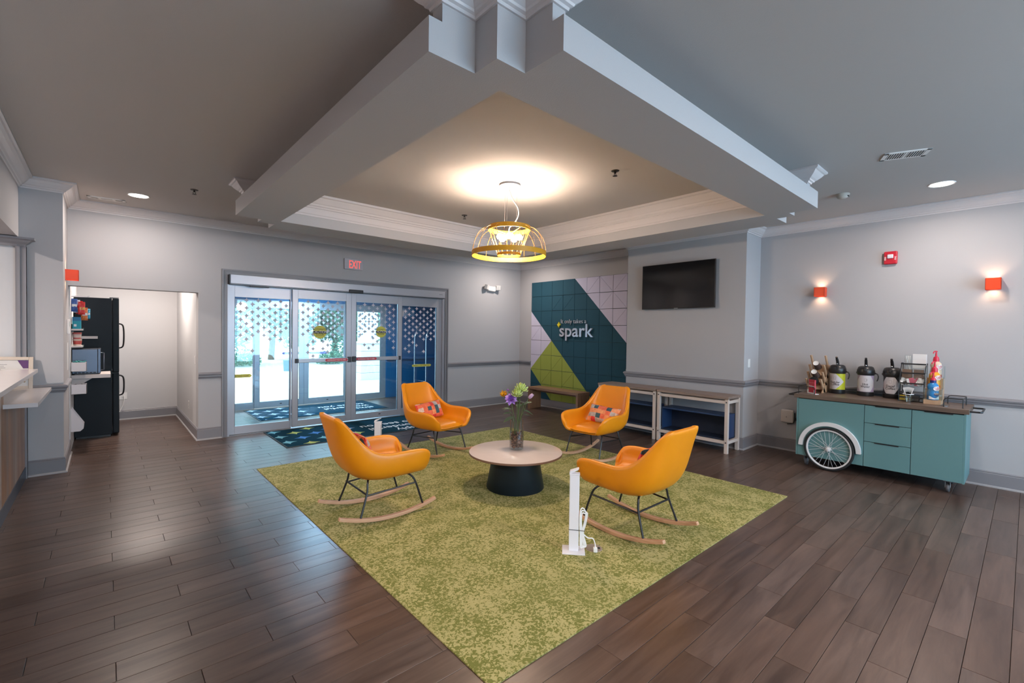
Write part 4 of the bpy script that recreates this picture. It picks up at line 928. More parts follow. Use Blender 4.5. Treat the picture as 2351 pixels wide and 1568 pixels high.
MB().lathe([(.222, -.011), (.226, .0), (.222, .011), (.208, .008), (.206, 0), (.208, -.008), (.222, -.011)], 64, M=M_, cap=False).build('rim', RIMW, K)
hu = MB().lathe([(0, -.024), (.010, -.024), (.014, -.016), (.026, -.014), (.026, .014), (.014, .016), (.010, .024), (0, .024)], 24, M=M_, cap=False).build('hub', RIMW, K)
for i in range(28):
    a = 2*math.pi*i/28; b = a+(1 if (i//2) % 2 else -1)*R(62); zz = .012 if i % 2 else -.012
    MB().tube([(.022*math.cos(b), .022*math.sin(b), zz), (.207*math.cos(a), .207*math.sin(a), 0)], .0013, 5, M=M_).build('spoke', RIMW, K)
MB().tube([(-.300, WC[0], WC[1]), (-.270, WC[0], WC[1])], .006, 8).build('axle', CHROME, K)
pts = []
for i in range(33): a = math.pi*i/32; pts.append((WC[0]+.305*math.cos(a), WC[1]+.004+.305*math.sin(a)))
for i in range(32, -1, -1): a = math.pi*i/32; pts.append((WC[0]+.262*math.cos(a), WC[1]+.004+.262*math.sin(a)))
fe = MB(); n = 33
for i in range(32): 
    a0, a1, b0, b1 = pts[i], pts[i+1], pts[65-i], pts[64-i]
    fe.add([(-.318, *a0), (-.318, *a1), (-.318, *b1), (-.318, *b0), (-.282, *a0), (-.282, *a1), (-.282, *b1), (-.282, *b0)], [(0,1,2,3), (4,7,6,5), (0,4,5,1), (3,2,6,7)]+([(0,3,7,4)] if i == 0 else [])+([(1,5,6,2)] if i == 31 else []))
fe.build('fender', RIMW, K)
CGR = mat('caster_grey', (.26, .27, .29), .45)
for cx, cyy in [(-.60, -5.83), (-.60, -7.08), (-.20, -5.83), (-.20, -7.08)]:
    bx, by = cx+.40, cyy+6.465
    f_ = MB().box(bx-.03, by-.03, .112, bx+.03, by+.03, .126).box(bx-.022, by-.020, .05, bx+.028, by-.016, .114).box(bx-.022, by+.016, .05, bx+.028, by+.020, .114).build('caster', CGR, K)
    MB().lathe([(0, -.013), (.040, -.013), (.045, -.007), (.045, .007), (.040, .013), (0, .013)], 28, M=Matrix.Translation((bx+.01, by, .046)) @ Matrix.Rotation(R(90), 4, 'X'), cap=False).build('caster_wheel', mat('caster_tyre', (.10, .10, .11), .5), f_)
def rod(pts, r_, name, m_, k=0): return MB().tube([(x+.40, y+6.465, z) for x, y, z in (smooth_path(pts, k) if k else pts)], r_, 8).build(name, m_, K)
lz = .948; rod([(-.620, -5.905, .86), (-.620, -5.905, lz-.02), (-.620, -5.897, lz-.006), (-.620, -5.883, lz), (-.620, -5.735, lz), (-.235, -5.735, lz), (-.235, -5.735, .86)], .0042, 'gallery_rail', BLACKM); rod([(-.620, -5.735, .86), (-.620, -5.735, lz)], .0042, 'rail_post', BLACKM)
for ya, yb in [(-7.03, -7.17)]:
    xf, xb, zt = -.600, -.235, .948; s_ = 1 if yb < ya else -1
    rod([(xf, ya, .86), (xf, ya, zt-.02), (xf, ya-s_*.008, zt-.006), (xf, ya-s_*.022, zt), (xf, yb, zt), (xb, yb, zt), (xb, ya-s_*.022, zt), (xb, ya-s_*.008, zt-.006), (xb, ya, zt-.02), (xb, ya, .86)], .0042, 'gallery_rail', BLACKM)
    for x in (xf, xb): rod([(x, yb, .86), (x, yb, zt)], .0042, 'rail_post', BLACKM)
for y0, y1 in [(-7.222, -7.305), (-5.710, -5.63)]:
    s_ = 1 if y1 > y0 else -1
    rod([(-.62, y0, .838), (-.62, y1-s_*.012, .838), (-.608, y1, .838), (-.26, y1, .838), (-.248, y1-s_*.012, .838), (-.248, y0, .838)], .009, 'handle', BLACKM)
MB().lathe([(.040, .0), (.046, .002), (.046, .004), (.038, .004), (.036, 0)], 32, (-.50+.40, -7.02+6.465, .860), cap=False).build('trash_ring', CHROME, K); MB().lathe([(.037, .0), (.037, .0012), (0, .0012)], 32, (-.50+.40, -7.02+6.465, .860)).build('trash_opening', VG, K)

# ------------------------------------------------------------------ things on the coffee cart
ZT = .8605
def wrap_mesh(me, r_, a0):
    for v in me.vertices: a = a0+v.co.x/r_; rr = r_+v.co.z; v.co = (rr*math.cos(a), rr*math.sin(a), v.co.y)
    return me
def wrap_shape(name, f_lo, f_hi, u0, u1, r_, a0, m_, par, n=24, th=.0008):
    vs = []; fs = []
    for i in range(n+1):
        u = u0+(u1-u0)*i/n; a = a0+u/r_
        for v_ in (f_lo(u), f_hi(u)): vs.append(((r_+th)*math.cos(a), (r_+th)*math.sin(a), v_))
    for i in range(n): fs.append((2*i, 2*i+2, 2*i+3, 2*i+1))
    return MB().add(vs, fs, True).build(name, m_, par, fix=False, sharp=180)
PWH = mat('label_white', (.56, .53, .55), .5); LIME = mat('label_lime', (.48, .50, .02), .5); LAV = mat('label_lavender', (.38, .30, .42), .5); INKG = mat('label_ink', (.04, .04, .045), .6)
def airpot(x, y, kind, l1, l2, label, face):
    """face: direction (degrees) that the middle of the label points to"""
    o = empty('airpot', (x, y, ZT), label=label, cat='coffee airpot', group='black topped pump airpots'); r_ = .078
    MB().lathe([(0, 0), (.080, 0), (.082, .006), (.082, .046), (.078, .050), (0, .05)], 40, cap=False).build('base', BLACKP, o)
    bodym = {'lime': LIME, 'lavender': LAV, 'black': BLACKP}[kind]
    MB().lathe([(0, .048), (r_, .048), (r_, .246), (0, .246)], 48, cap=False).build('body', bodym, o)
    MB().lathe([(0, .244), (.080, .244), (.088, .262), (.087, .300), (.074, .338), (.055, .350), (0, .352)], 40, cap=False).build('lid', BLACKP, o)
    F0 = R(face); fx, fy = math.cos(F0), math.sin(F0); M_ = Matrix.Rotation(F0, 4, 'Z')
    MB().prism([(.030, -.020), (.108, -.014), (.108, .014), (.030, .020)], 'z', .292, .322, M_).build('spout', BLACKP, o, bevel=.005)
    MB().tube(smooth_path([(.0, 0, .345), (.012, 0, .385), (.034, 0, .42), (.052, 0, .446)], 5), [.016]*6+[.015]*5+[.012]*5, 10, M=M_).build('pump_lever', BLACKP, o)
    MB().sphere((.022, 0, .360), .010, 8, 6, (1, 1, 1), M_).build('lever_pin', CHROME, o)
    s_ = 1
    MB().tube(smooth_path([(0, s_*.086, .268), (0, s_*.108, .262), (0, s_*.118, .235), (0, s_*.114, .20), (0, s_*.106, .18)], 5), .006, 8, M=Matrix.Rotation(R(180), 4, 'Z')).build('carry_handle', BLACKP, o)
    for s2 in (-1, 1): MB().box(-.012, s2*.082-.010, .258, .012, s2*.082+.010, .280, M=Matrix.Rotation(R(180), 4, 'Z')).build('handle_lug', BLACKP, o)
    # label artwork: octagon or pointed field, u runs to the viewer's right
    h0, h1 = .052, .242; hm = (h0+h1)/2; hh = (h1-h0)/2; a0 = F0
    if kind == 'lime':
        hi = lambda u: h1 if u < .010 else h1-(u-.010)*hh/.088; lo = lambda u: h0 if u < .010 else h0+(u-.010)*hh/.088
        wrap_shape('label_field', lo, hi, -.13, .098, r_, a0, PWH, o)
    else:
        W_ = .098 if kind == 'lavender' else .088
        c = .048; hi = lambda u: h1-.001-max(0, abs(u)-(W_-c))*.072/c; lo = lambda u: h0+.001+max(0, abs(u)-(W_-c))*.072/c
        wrap_shape('label_field', lo, hi, -W_, W_, r_, a0, PWH, o)
    for i, (s_, z) in enumerate(((l1, .128), (l2, .100))):
        me = text_mesh('lettering', s_, .036, INKG, Matrix.Identity(4), extrude=.0, align='CENTER', bold=.0006, xs=.95)
        me.transform(Matrix.Translation((0, z, .0014))); wrap_mesh(me, r_, a0); link('lettering', me, o)
    # small cup mark
    pts = [(-.011, .205), (-.009, .172), (.009, .172), (.011, .205)]
    vs = []
    mb = MB()
    for (ua, va), (ub, vb) in zip(pts, pts[1:]+pts[:1]):
        mb.tube([((r_+.0012)*math.cos(a0+ua/r_), (r_+.0012)*math.sin(a0+ua/r_), va), ((r_+.0012)*math.cos(a0+ub/r_), (r_+.0012)*math.sin(a0+ub/r_), vb)], .0008, 5)
    if kind == 'lavender': mb.tube([((r_+.0012)*math.cos(a0+u/r_), (r_+.0012)*math.sin(a0+u/r_), v_) for u, v_ in ((.011, .200), (.018, .197), (.018, .185), (.010, .182))], .0008, 5)
    mb.build('cup_mark', INKG, o)
airpot(-.190, -6.030, 'lime', 'Regular', 'Coffee', 'airpot with lime and white Regular Coffee label, beside the wooden cup rack', 173)
airpot(-.190, -6.310, 'lavender', 'Hot', 'Water', 'airpot with lavender and white Hot Water label, middle of the three', 188)
airpot(-.190, -6.555, 'black', 'Decaf', 'Coffee', 'airpot with black and white Decaf Coffee label, beside the condiment rack', 177)

# wooden cup rack with cups
BAM = wood('bamboo', (.40, .25, .15), (.52, .34, .21), 2, 1.5, .5, stretch=10)
o = empty('cup_rack', (-.28, -5.840, ZT), label='light wooden slanted cup rack at the left end of the coffee cart', cat='rack')
for sy in (-.085, .070):
    mb = MB()
    for k in range(4):
        bx, bz = -.040+.058*k, .002+.085*k; tx_, tz = bx-.150, bz+.17+.03*(k > 2)
        mb.prism([(bx, bz), (bx+.060, bz), (tx_+.050, tz+.004), (tx_, tz)], 'y', sy, sy+.014)
    mb.prism([(-.10, 0), (.16, 0), (.20, .02), (.20, .30), (.165, .34), (-.05, .06)], 'y', sy, sy+.014)
    mb.build('side_plate', BAM, o)
for k in range(4): MB().box(-.06+.058*k, -.071, .04+.085*k, -.052+.058*k, .070, .085+.085*k).build('cross_slat', BAM, o)
MB().box(.185, -.071, .0, .199, .070, .30).build('rear_slat', BAM, o)
CUPD = mat('cup_dark_print', (.09, .055, .045), .5); CUPW = mat('cup_white', (.78, .76, .74), .5)
for i, (x, z) in enumerate([(-.10, .365), (-.165, .262)]):
    c = empty('paper_cup', (-.28+x, -5.845, ZT+z), label='upper dark paper cup lying in the wooden cup rack, white base out' if i == 0 else 'lower dark paper cup lying in the wooden cup rack, white base out', cat='cup')
    M_ = Matrix.Rotation(R(-62), 4, 'Y')
    MB().lathe([(.030, 0), (.042, -.11), (.040, -.11), (.028, -.004)], 28, M=M_, cap=False).build('sleeve', CUPD, c); MB().lathe([(0, -.004), (.027, -.004), (.028, .002), (.0305, .002), (.030, -.004)], 28, M=M_, cap=False).build('cup_base', CUPW, c)
c = empty('lid_stack', (-.28-.175, -5.845, ZT+.165), label='stack of black cup lids in the bottom slot of the wooden cup rack', cat='lids'); M_ = Matrix.Rotation(R(-60), 4, 'Y')
for k in range(5): MB().lathe([(0, .004), (.030, .004), (.033, -.002), (.044, -.004), (.046, -.010), (.043, -.010)], 28, M=M_ @ Matrix.Translation((0, 0, -.009*k)), cap=False).build('lid', BLACKP, c)
# card holder
o = empty('card_holder', (-.555, -5.872, ZT), R(-38), label='white holder with a red upright coffee card at the left end of the cart', cat='card holder')
MB().box(-.030, -.062, 0, .026, .062, .006).build('base', WHITEP, o, bevel=.001); MB().box(-.030, -.062, 0, -.027, -.046, .052).box(-.030, .046, 0, -.027, .062, .052).box(-.030, -.062, 0, -.027, .062, .018).build('front_lip', WHITEP, o)
cd_ = MB().box(-.022, -.049, .006, -.006, .049, .172).build('card', mat('card_red', (.48, .008, .025), .4), o)
text('lettering', 'Folgers', .030, WINK, frame_m((-.0225, .0, .085), (0, -1, 0), (0, 0, 1)), cd_, align='CENTER', extrude=.0003, bold=.0005); text('lettering', 'PROUDLY SERVING', .0115, mat('pink_ink', (.75, .25, .25), .6), frame_m((-.0225, .0, .132), (0, -1, 0), (0, 0, 1)), cd_, align='CENTER', extrude=.0003)

# condiment rack
o = empty('condiment_rack', (-.30, -6.750, ZT), label='black tiered wire condiment rack between the decaf airpot and creamers', cat='rack'); LV = [.045, .195, .305, .405]
for y in (-.105, .100):
    MB().tube([(-.12, y, .002), (.10, y, .002), (.10, y, .415), (.02, y, .415)], .004, 6).build('side_frame', BLACKM, o); MB().tube([(-.12, y, .002), (-.12, y, .05), (-.10, y, .20), (-.06, y, .31), (.02, y, .415)], .004, 6).build('side_frame', BLACKM, o)
for k, z in enumerate(LV):
    x0 = -.125+.035*k; MB().box(x0, -.108, z-.006, x0+.006, .103, z+.008).build('front_bar', BLACKM, o); MB().box(x0+.006, -.100, z-.095 if k else .004, x0+.010, .096, z-.006).build('clear_front', CLEAR, o)
    MB().box(x0+.006, -.100, z-.100 if k else .003, .095, .096, z-.096 if k else .006).build('tray', BLACKP, o)
for i, (ya, label, m2, n_) in enumerate([(-.075, 'white sugar packets in the right bin of the black condiment rack', WINK, 9), (-.010, 'pink sweetener packets in the middle bin of the black condiment rack', mat('packet_pink', (.62, .16, .22), .6), 8), (.060, 'white sugar packets in the left bin of the black condiment rack', WINK, 9)]):
    pr = random.Random(i)
    for k in range(n_):
        M_ = Matrix.Translation((-.30-.055+pr.uniform(0, .05), -6.750+ya+pr.uniform(-.03, .03), ZT+.205+pr.uniform(-.01, .02))) @ Matrix.Rotation(pr.uniform(-.6, .6), 4, 'X') @ Matrix.Rotation(pr.uniform(-.3, .3), 4, 'Y')
        q = MB().box(-.002, -.011, -.035, .002, .011, .035, M=M_).build('sweetener_packet', m2); tag(q, label, 'packet', label.replace(' of the black condiment rack', ''))
SLV = mat('cardboard', (.20, .13, .09), .8)
for i in range(4):
    s_ = MB().box(-.022, -.040, -.055, .0, .040, .045).build('cup_sleeve', SLV, loc=(-.30+.0+.015*i, -6.750+(-.048 if i % 2 else .048), ZT+.30), rz=R(-8)); tag(s_, 'brown cardboard cup sleeve upright in the second highest tier of the condiment rack', 'cup sleeve', 'brown cup sleeves in the condiment rack')
b_ = empty('napkin_stack', (-.30+.02, -6.795, ZT+.385), label='tall stack of white napkins standing in the top of the condiment rack', cat='napkins'); MB().box(-.02, -.062, -.03, .02, .052, .130).build('napkin_block', mat('napkin_white', (.72, .70, .69), .8), b_, bevel=.002)
for k in range(3): MB().box(-.0205, -.060, .0+.045*k-.02, -.0200, .050, .001+.045*k-.02).build('fold_line', mat('fold_shadow', (.55, .53, .53), .8), b_)
s_ = empty('straw_bundle', (-.30+.02, -6.705, ZT+.38), label='clear plastic bag of white stirrers beside the napkins on the condiment rack', cat='stirrers'); pr = random.Random(3)
for k in range(10): MB().tube([(pr.uniform(-.015, .015), pr.uniform(-.022, .022), -.09), (pr.uniform(-.02, .02), pr.uniform(-.026, .026), .115)], .0028, 6).build('stirrer', WINK, s_)
MB().box(-.022, -.030, -.09, .022, .030, .122).build('bag', CLEAR, s_)
for i, (m2, yy, nm) in enumerate([(mat('packet_yellow', (.55, .36, .03), .6), .062, 'yellow sweetener box in the lowest tier of the condiment rack, beside the decaf airpot'), (mat('packet_dark', (.04, .045, .045), .5), -.03, 'dark tea box in the lowest tier of the condiment rack')]):
    q = MB().box(-.03, -.035, 0, .03, .035, .055).build('tea_box', m2, loc=(-.36, -6.750+yy, ZT+.008), bevel=.002); tag(q, nm, 'box')
c = empty('stick_cup', (-.475, -6.738, ZT), label='small clear cup with a white rim holding white paper sticks, before the condiment rack', cat='cup')
MB().lathe([(0, .002), (.024, .002), (.034, .085), (.032, .085), (.022, .004), (0, .004)], 28, cap=False).build('cup', CLEAR, c); MB().lathe([(.030, .084), (.047, .084), (.048, .090), (.030, .090), (.030, .084)], 32, cap=False).build('rim', CUPW, c)
for k in range(9):
    a = -.045+.090*k/8; MB().box(-.001, -.006, -.04, .001, .006, .055, M=Matrix.Translation((.0, a*.55, .108-abs(a)*.15)) @ Matrix.Rotation(-a*7, 4, 'X')).build('stick', CUPW, c)

# creamer stand and pump bottles
o = empty('creamer_stand', (-.35, -6.930, ZT), label='stepped wooden stand with clear sides holding three creamer bottles', cat='stand')
for k, (x0, x1, h) in enumerate([(-.135, -.045, .045), (-.045, .045, .155), (.045, .135, .265)]): MB().box(x0, -.068, 0, x1, .068, h).build('wood_step', BAM, o, bevel=.001)
for y in (-.072, .070):
    for x0, x1, z0, h in [(-.130, -.045, .045, .175), (-.045, .045, .155, .285), (.045, .130, .265, .395)]: MB().box(x0, y, z0, x1, y+.003, h).build('clear_side', ACRYL, o)
MB().box(-.132, -.069, .046, -.129, .070, .155).build('clear_front', ACRYL, o)
def creamer(x, z, bm, capm, lb, label):
    b_ = empty('creamer_bottle', (x, -6.930, ZT+z), label=label, cat='creamer bottle', group='pump creamer bottles on the wooden stand')
    MB().lathe([(0, .001), (.044, .001), (.047, .006), (.047, .075), (.041, .105), (.047, .130), (.044, .155), (.030, .172), (.022, .180), (0, .18)], 36, cap=False).build('body', bm, b_)
    MB().lathe([(0, .178), (.026, .178), (.026, .205), (0, .205)], 28, cap=False).build('collar', capm, b_); PR = mat('pump_red', (.60, .015, .05), .35)
    MB().lathe([(0, .203), (.024, .203), (.022, .222), (.010, .232), (.008, .262), (0, .262)], 24, cap=False).build('pump_collar', PR, b_); MB().tube([(.0, 0, .235), (.0, 0, .282)], .007, 8).build('pump_stem', PR, b_)
    MB().tube(smooth_path([(.015, -.004, .285), (-.02, .010, .286), (-.034, .016, .278), (-.038, .018, .262)], 5), .006, 8).build('pump_nozzle', PR, b_)
    wrap_shape('label_cloud', lambda u: .118-.022*math.sqrt(max(0, 1-(u/.036)**2)), lambda u: .118+.026*math.sqrt(max(0, 1-(u/.036)**2)), -.036, .036, .0475, R(232), CUPW, b_, th=.0012)
    for j, (s_, zz) in enumerate((('Coffee', .122), ('mate', .106))):
        me = text_mesh('lettering', s_, .019, mat('script_red', (.55, .02, .04), .5), Matrix.Rotation(R(6), 4, 'Z'), extrude=0, align='CENTER', bold=.0005); me.transform(Matrix.Translation((0, zz, .0022))); wrap_mesh(me, .0475, R(232)); link('lettering', me, b_)
    wrap_shape('label_foot', lambda u: .008, lambda u: .030+.010*math.sin(u*70), -.07, .07, .047, R(232), lb, b_, th=.0010)
    return b_
b1 = creamer(-.44, .046, mat('creamer_blue', (.02, .20, .48), .35), mat('cap_navy', (.01, .015, .14), .4), CUPW, 'blue pump creamer bottle with a navy collar, front step of the wooden stand')
wrap_shape('cup_picture', lambda u: .040+.012*(u/.024)**2, lambda u: .066, -.026, .026, .047, R(228), mat('cup_navy', (.01, .03, .12), .5), b1, th=.0014); wrap_shape('coffee_picture', lambda u: .066-.007*math.sqrt(max(0, 1-(u/.026)**2)), lambda u: .066+.007*math.sqrt(max(0, 1-(u/.026)**2)), -.026, .026, .047, R(228), mat('coffee_tan', (.45, .24, .12), .5), b1, th=.0016)
creamer(-.35, .156, mat('creamer_yellow', (.72, .33, .02), .35), mat('pump_red', (.60, .015, .05), .35), mat('orange_foot', (.60, .12, .02), .5), 'yellow-orange pump creamer bottle on the middle step of the wooden stand')
creamer(-.26, .266, mat('creamer_cream', (.66, .50, .36), .35), mat('pump_red', (.60, .015, .05), .35), mat('red_foot', (.45, .08, .05), .5), 'cream coloured pump creamer bottle on the top step of the wooden stand')

# ------------------------------------------------------------------ reception desk
o = empty('reception_desk', (-7.57, -3.3, 0), label='reception desk at the left edge with striped wood front and blue-lit kick', cat='desk')
QZ = mat('quartz_white', (.64, .60, .60), .22, var=.03, vscale=8); KICK = mat('kick_blue_lit', (.035, .055, .085), .35, .3)  # the blue light on the kick is put into its colour
BRD = wood('striped_boards', (.17, .125, .11), (.36, .30, .27), 2, .7, .45, rand=.5, stretch=60, c3=(.95, .55, .28), contrast=(.35, .65))
MB().box(-.62, -2.45, 0, .006, 2.45, .118).build('kick_plate', KICK, o); MB().box(-.62, -2.46, .118, -.02, 2.46, .88).build('carcass', mat('desk_carcass', (.30, .29, .29), .6), o)
for i in range(41):
    y0 = 2.46-.12*(i+1); MB().box(-.018, y0+.0008, .119, .0, y0+.1192, .882 if y0 > 1.09 else 1.082).build('board', BRD, o)
MB().box(-.25, -2.46, .882, -.02, 1.10, 1.082).build('upstand', mat('desk_carcass', (.30, .29, .29), .6), o)
MB().box(-.66, -2.52, 1.085, .105, 2.30, 1.120).build('counter', QZ, o, bevel=.002)
MB().box(-.60, 1.10, .885, .195, 2.405, .920).build('lower_shelf', QZ, o, bevel=.002)
MB().box(-.64, .2, .92, -.62, .25, 1.085).box(-.64, -2.3, .88, -.62, -2.25, 1.085).build('bracket', BLACKM, o)
o = empty('certificate_frame', (-7.70, -.958, .9215), label='cream framed certificate leaning on the lower shelf of the reception desk', cat='picture frame')
M_ = Matrix.Rotation(R(-12), 4, 'X') @ Matrix.Rotation(R(10), 4, 'Z'); FRC = mat('frame_cream', (.55, .46, .38), .5); W2, H2 = .195, .325
for a, b, c, d_ in [(-W2, 0, -W2+.032, H2), (W2-.032, 0, W2, H2), (-W2+.032, 0, W2-.032, .032), (-W2+.032, H2-.032, W2-.032, H2)]: MB().box(a, -.012, b, c, .010, d_, M=M_).build('frame_bar', FRC, o, bevel=.003)
MB().box(-W2+.03, -.002, .03, W2-.03, .008, H2-.03, M=M_).build('mat_board', mat('certificate_paper', (.62, .60, .58), .7), o)
MB().prism([(.085, H2-.034), (W2-.034, H2-.034), (W2-.034, H2-.115), (.125, H2-.115)], 'y', -.0035, -.0022, M=M_).build('photo_corner', mat('photo_plum', (.10, .03, .13), .5), o)
for k, ww in enumerate((.10, .16, .14, .15, .12)): MB().box(-.145, -.0030, H2-.062-.016*k, -.145+ww, -.0022, H2-.058-.016*k, M=M_).build('text_line', mat('faint_ink', (.25, .24, .24), .7), o)
MB().lathe([(0, 0), (.008, 0), (0, .001)], 16, M=M_ @ Matrix.Translation((.135, -.003, .075)) @ Matrix.Rotation(R(90), 4, 'X')).build('seal', mat('seal_gold', (.30, .18, .06), .4), o)

# ------------------------------------------------------------------ alcove: fridge, shelves, snacks
FB = mat('fridge_black', (.006, .010, .014), .5, spec=.25, bump=.35, bscale=260)
o = empty('refrigerator', (-7.05, 1.40, 0), label='black top freezer refrigerator in the alcove, its doors facing right', cat='refrigerator')
MB().box(-.225, -.37, .03, .165, .37, 1.955).build('body', FB, o, bevel=.006); MB().box(-.21, -.34, 0, .15, .34, .03).build('plinth', BLACKP, o)
dd = MB().box(.172, -.375, .905, .242, .375, 1.962).build('door', FB, o, bevel=.012, seg=3); MB().tube(smooth_path([(.242, -.30, 1.60), (.285, -.30, 1.57), (.295, -.30, 1.43), (.285, -.30, 1.28), (.242, -.30, 1.25)], 5), .010, 8).build('handle', BLACKP, dd)
dd = MB().box(.172, -.375, .04, .242, .375, .895).build('door', FB, o, bevel=.012, seg=3); MB().tube(smooth_path([(.242, -.30, .86), (.285, -.30, .83), (.295, -.30, .72), (.285, -.30, .60), (.242, -.30, .57)], 5), .010, 8).build('handle', BLACKP, dd)
for z in (.898, 1.965): MB().box(.14, -.36, z-.008, .24, -.30, z+.004).build('hinge', BLACKM, o)
SHW = mat('shelf_white', (.58, .52, .50), .5)
o = empty('wall_shelf', (-7.28, .70, .885), label='thick white shelf with the microwave on it, in the alcove', cat='shelf'); MB().box(0, -.26, 0, .375, .26, .048).build('board', SHW, o, bevel=.002)
for y in (-.2, .2): MB().prism([(0, 0), (.20, 0), (0, -.14)], 'y', y-.008, y+.008).build('bracket', SHW, o)
o = empty('microwave', (-7.13, .70, .9335), label='stainless steel microwave on the thick alcove shelf', cat='microwave'); ST = mat('stainless', (.13, .15, .19), .30, .85)
MB().box(-.145, -.225, .012, .098, .225, .325).build('housing', ST, o, bevel=.004); dd = MB().box(.100, -.225, .012, .128, .225, .328).build('door', ST, o, bevel=.004)
MB().box(.1285, -.19, .05, .1295, .08, .29).build('door_glass', mat('oven_glass', (.01, .012, .015), .15), dd); MB().tube([(.128, -.19, .05), (.158, -.19, .055), (.158, -.19, .275), (.128, -.19, .28)], .007, 8).build('handle', ST, dd)
for k in range(6): MB().box(-.125+.036*k, -.2265, .018, -.098+.036*k, -.224, .030).build('vent_slot', VG, o)
for y in (-.2, .2): MB().box(-.12, y-.02, 0, .10, y+.02, .013).build('foot', BLACKP, o)
for z, x1, lb in [(1.500, .105, 'upper thin white snack shelf above the microwave, holding the teal box'), (1.285, .105, 'lower thin white snack shelf above the microwave, holding the instant noodle tubs')]:
    o = empty('snack_shelf', (-7.28, .62, z), label=lb, cat='shelf', group='thin white snack shelves'); MB().box(0, -.20, 0, x1, .20, .020).build('board', SHW, o, bevel=.001); MB().box(x1, -.20, .0, x1+.012, .20, .034).build('price_rail', ACRYL, o)
    for y in (-.15, .15): MB().prism([(0, 0), (.08, 0), (0, -.020)], 'y', y-.003, y+.003).build('bracket', BLACKM, o)
o = empty('small_ledge', (-7.28, 1.0, 1.385), label='short white ledge sticking out beside the noodle tubs', cat='shelf'); MB().box(0, -.025, 0, .245, .025, .035).build('board', SHW, o, bevel=.002)
o = empty('snack_box', (-7.235, .52, 1.5205), label='teal blue carton on the upper snack shelf', cat='box'); MB().box(-.035, -.07, 0, .045, .07, .150).build('carton', mat('carton_teal', (.01, .33, .42), .5), o, bevel=.002); MB().box(-.035, -.0705, .10, .0455, .0705, .151).build('lid_flap', mat('carton_blue', (.01, .16, .33), .5), o); MB().box(-.02, -.071, .03, .005, -.070, .06).build('label_patch', WINK, o)
o = empty('snack_jar', (-7.262, .47, 1.5205), label='small dark green jar squeezed beside the teal carton', cat='jar'); MB().lathe([(0, 0), (.016, 0), (.016, .05), (0, .05)], 16).build('body', mat('jar_green', (.05, .09, .04), .4), o); MB().lathe([(0, .05), (.017, .05), (.017, .062), (0, .062)], 16).build('lid', mat('jar_lid', (.45, .42, .12), .4), o)
NR_ = mat('tub_red', (.45, .10, .09), .5); NC_ = mat('tub_cream', (.58, .46, .38), .5)
for i, (z, x, m2, lb) in enumerate([(1.3055, -7.225, NC_, 'cream printed instant noodle tub on the lower snack shelf'), (1.3905, -7.228, NR_, 'red printed noodle tub stacked on the cream one, lower snack shelf')]):
    o = empty('noodle_tub', (x, .52, z), label=lb, cat='food tub'); MB().lathe([(0, 0), (.036, 0), (.044, .078), (.046, .084), (0, .084)], 28, cap=False).build('tub', m2, o); MB().lathe([(.0385, .018), (.0435, .062)], 28, cap=False).build('print_band', mat('print_%d' % i, (.40, .06, .05) if i == 0 else (.62, .50, .44), .5), o)
# hanging snack packets
HK = mat('hook_white', (.70, .68, .70), .4); SN = [('blue', (.05, .12, .38)), ('white', (.62, .62, .68)), ('red', (.62, .03, .03)), ('red', (.55, .02, .02)), ('orange', (.65, .18, .05)), ('sky blue', (.03, .35, .55))]
for i, (cn, c_) in enumerate(SN):
    x = -7.255+.024*i; y = .50+.03*(i % 3); o = empty('snack_packet', (x, y, 1.905-.012*i), R(20), label='%s crinkled snack packet, %s of those hanging above the teal carton' % (cn, ['nearest the pier', 'second from the pier', 'third from the pier', 'fourth from the pier', 'the lower orange one', 'the outermost'][i]), cat='snack packet', group='snack packets on the alcove hooks')
    N, Kk = 8, 8; vs = []; fs = []; pr = random.Random(i*5+1); L_ = .165 if i != 5 else .13; dz = -.0 if i < 4 else -.06
    for s_ in (1, -1):
        for j in range(Kk+1):
            for q in range(N+1):
                u, v_ = -1+2*q/N, -1+2*j/Kk; e_ = (1-u*u)**.5*(1-v_**4)**.5 if abs(u) < 1 and abs(v_) < 1 else 0
                vs.append((u*.034, s_*.016*e_+pr.uniform(-.003, .003)*(0 < e_), -L_/2+v_*L_/2+dz))
    n = N+1; b0 = n*(Kk+1)
    for j in range(Kk):
        for q in range(N): a = j*n+q; fs.append((a, a+1, a+n+1, a+n)); fs.append((b0+a, b0+a+n, b0+a+n+1, b0+a+1))
    MB().add(vs, fs).build('packet', mat('snack_%s' % cn.replace(' ', '_'), c_, .3, var=.5, vscale=30), o, fix=False)
    MB().box(-.025, -.017, -L_*.62+dz, .025, .0, -L_*.42+dz).build('print_patch', [WINK, mat('snack_red', (.62, .03, .03), .3), WINK, mat('snack_gold', (.65, .40, .08), .4), WINK, WINK][i], o)
for i in range(4):
    z = 1.925+.006*i; h_ = MB().tube([(-7.279, .44+.05*i, z), (-7.13+.006*i, .44+.05*i, z+.004), (-7.125+.006*i, .44+.05*i, z+.018)], .0028, 6).build('peg_hook', HK); tag(h_, 'white peg hook for snack packets high on the alcove side', 'hook', 'white peg hooks in the alcove')
WB = mat('bin_white', (.66, .62, .64), .45)
def wall_bin(y0, z0, x1, d_, h, label, tilt=0):
    o = empty('wall_bin', (-7.28, y0, z0), label=label, cat='bin'); M_ = Matrix.Rotation(R(tilt), 4, 'Y')
    for b_ in [(0, 0, 0, x1, d_, .004), (0, 0, 0, x1, .004, h), (0, d_-.004, 0, x1, d_, h), (x1-.004, 0, 0, x1, d_, h), (0, 0, 0, .004, d_, h)]: MB().box(*b_, M=M_).build('bin_wall', WB, o)
    return o
wall_bin(.30, .985, .145, .16, .115, 'white open bin on the alcove side, in front of the microwave, teal packets in it')
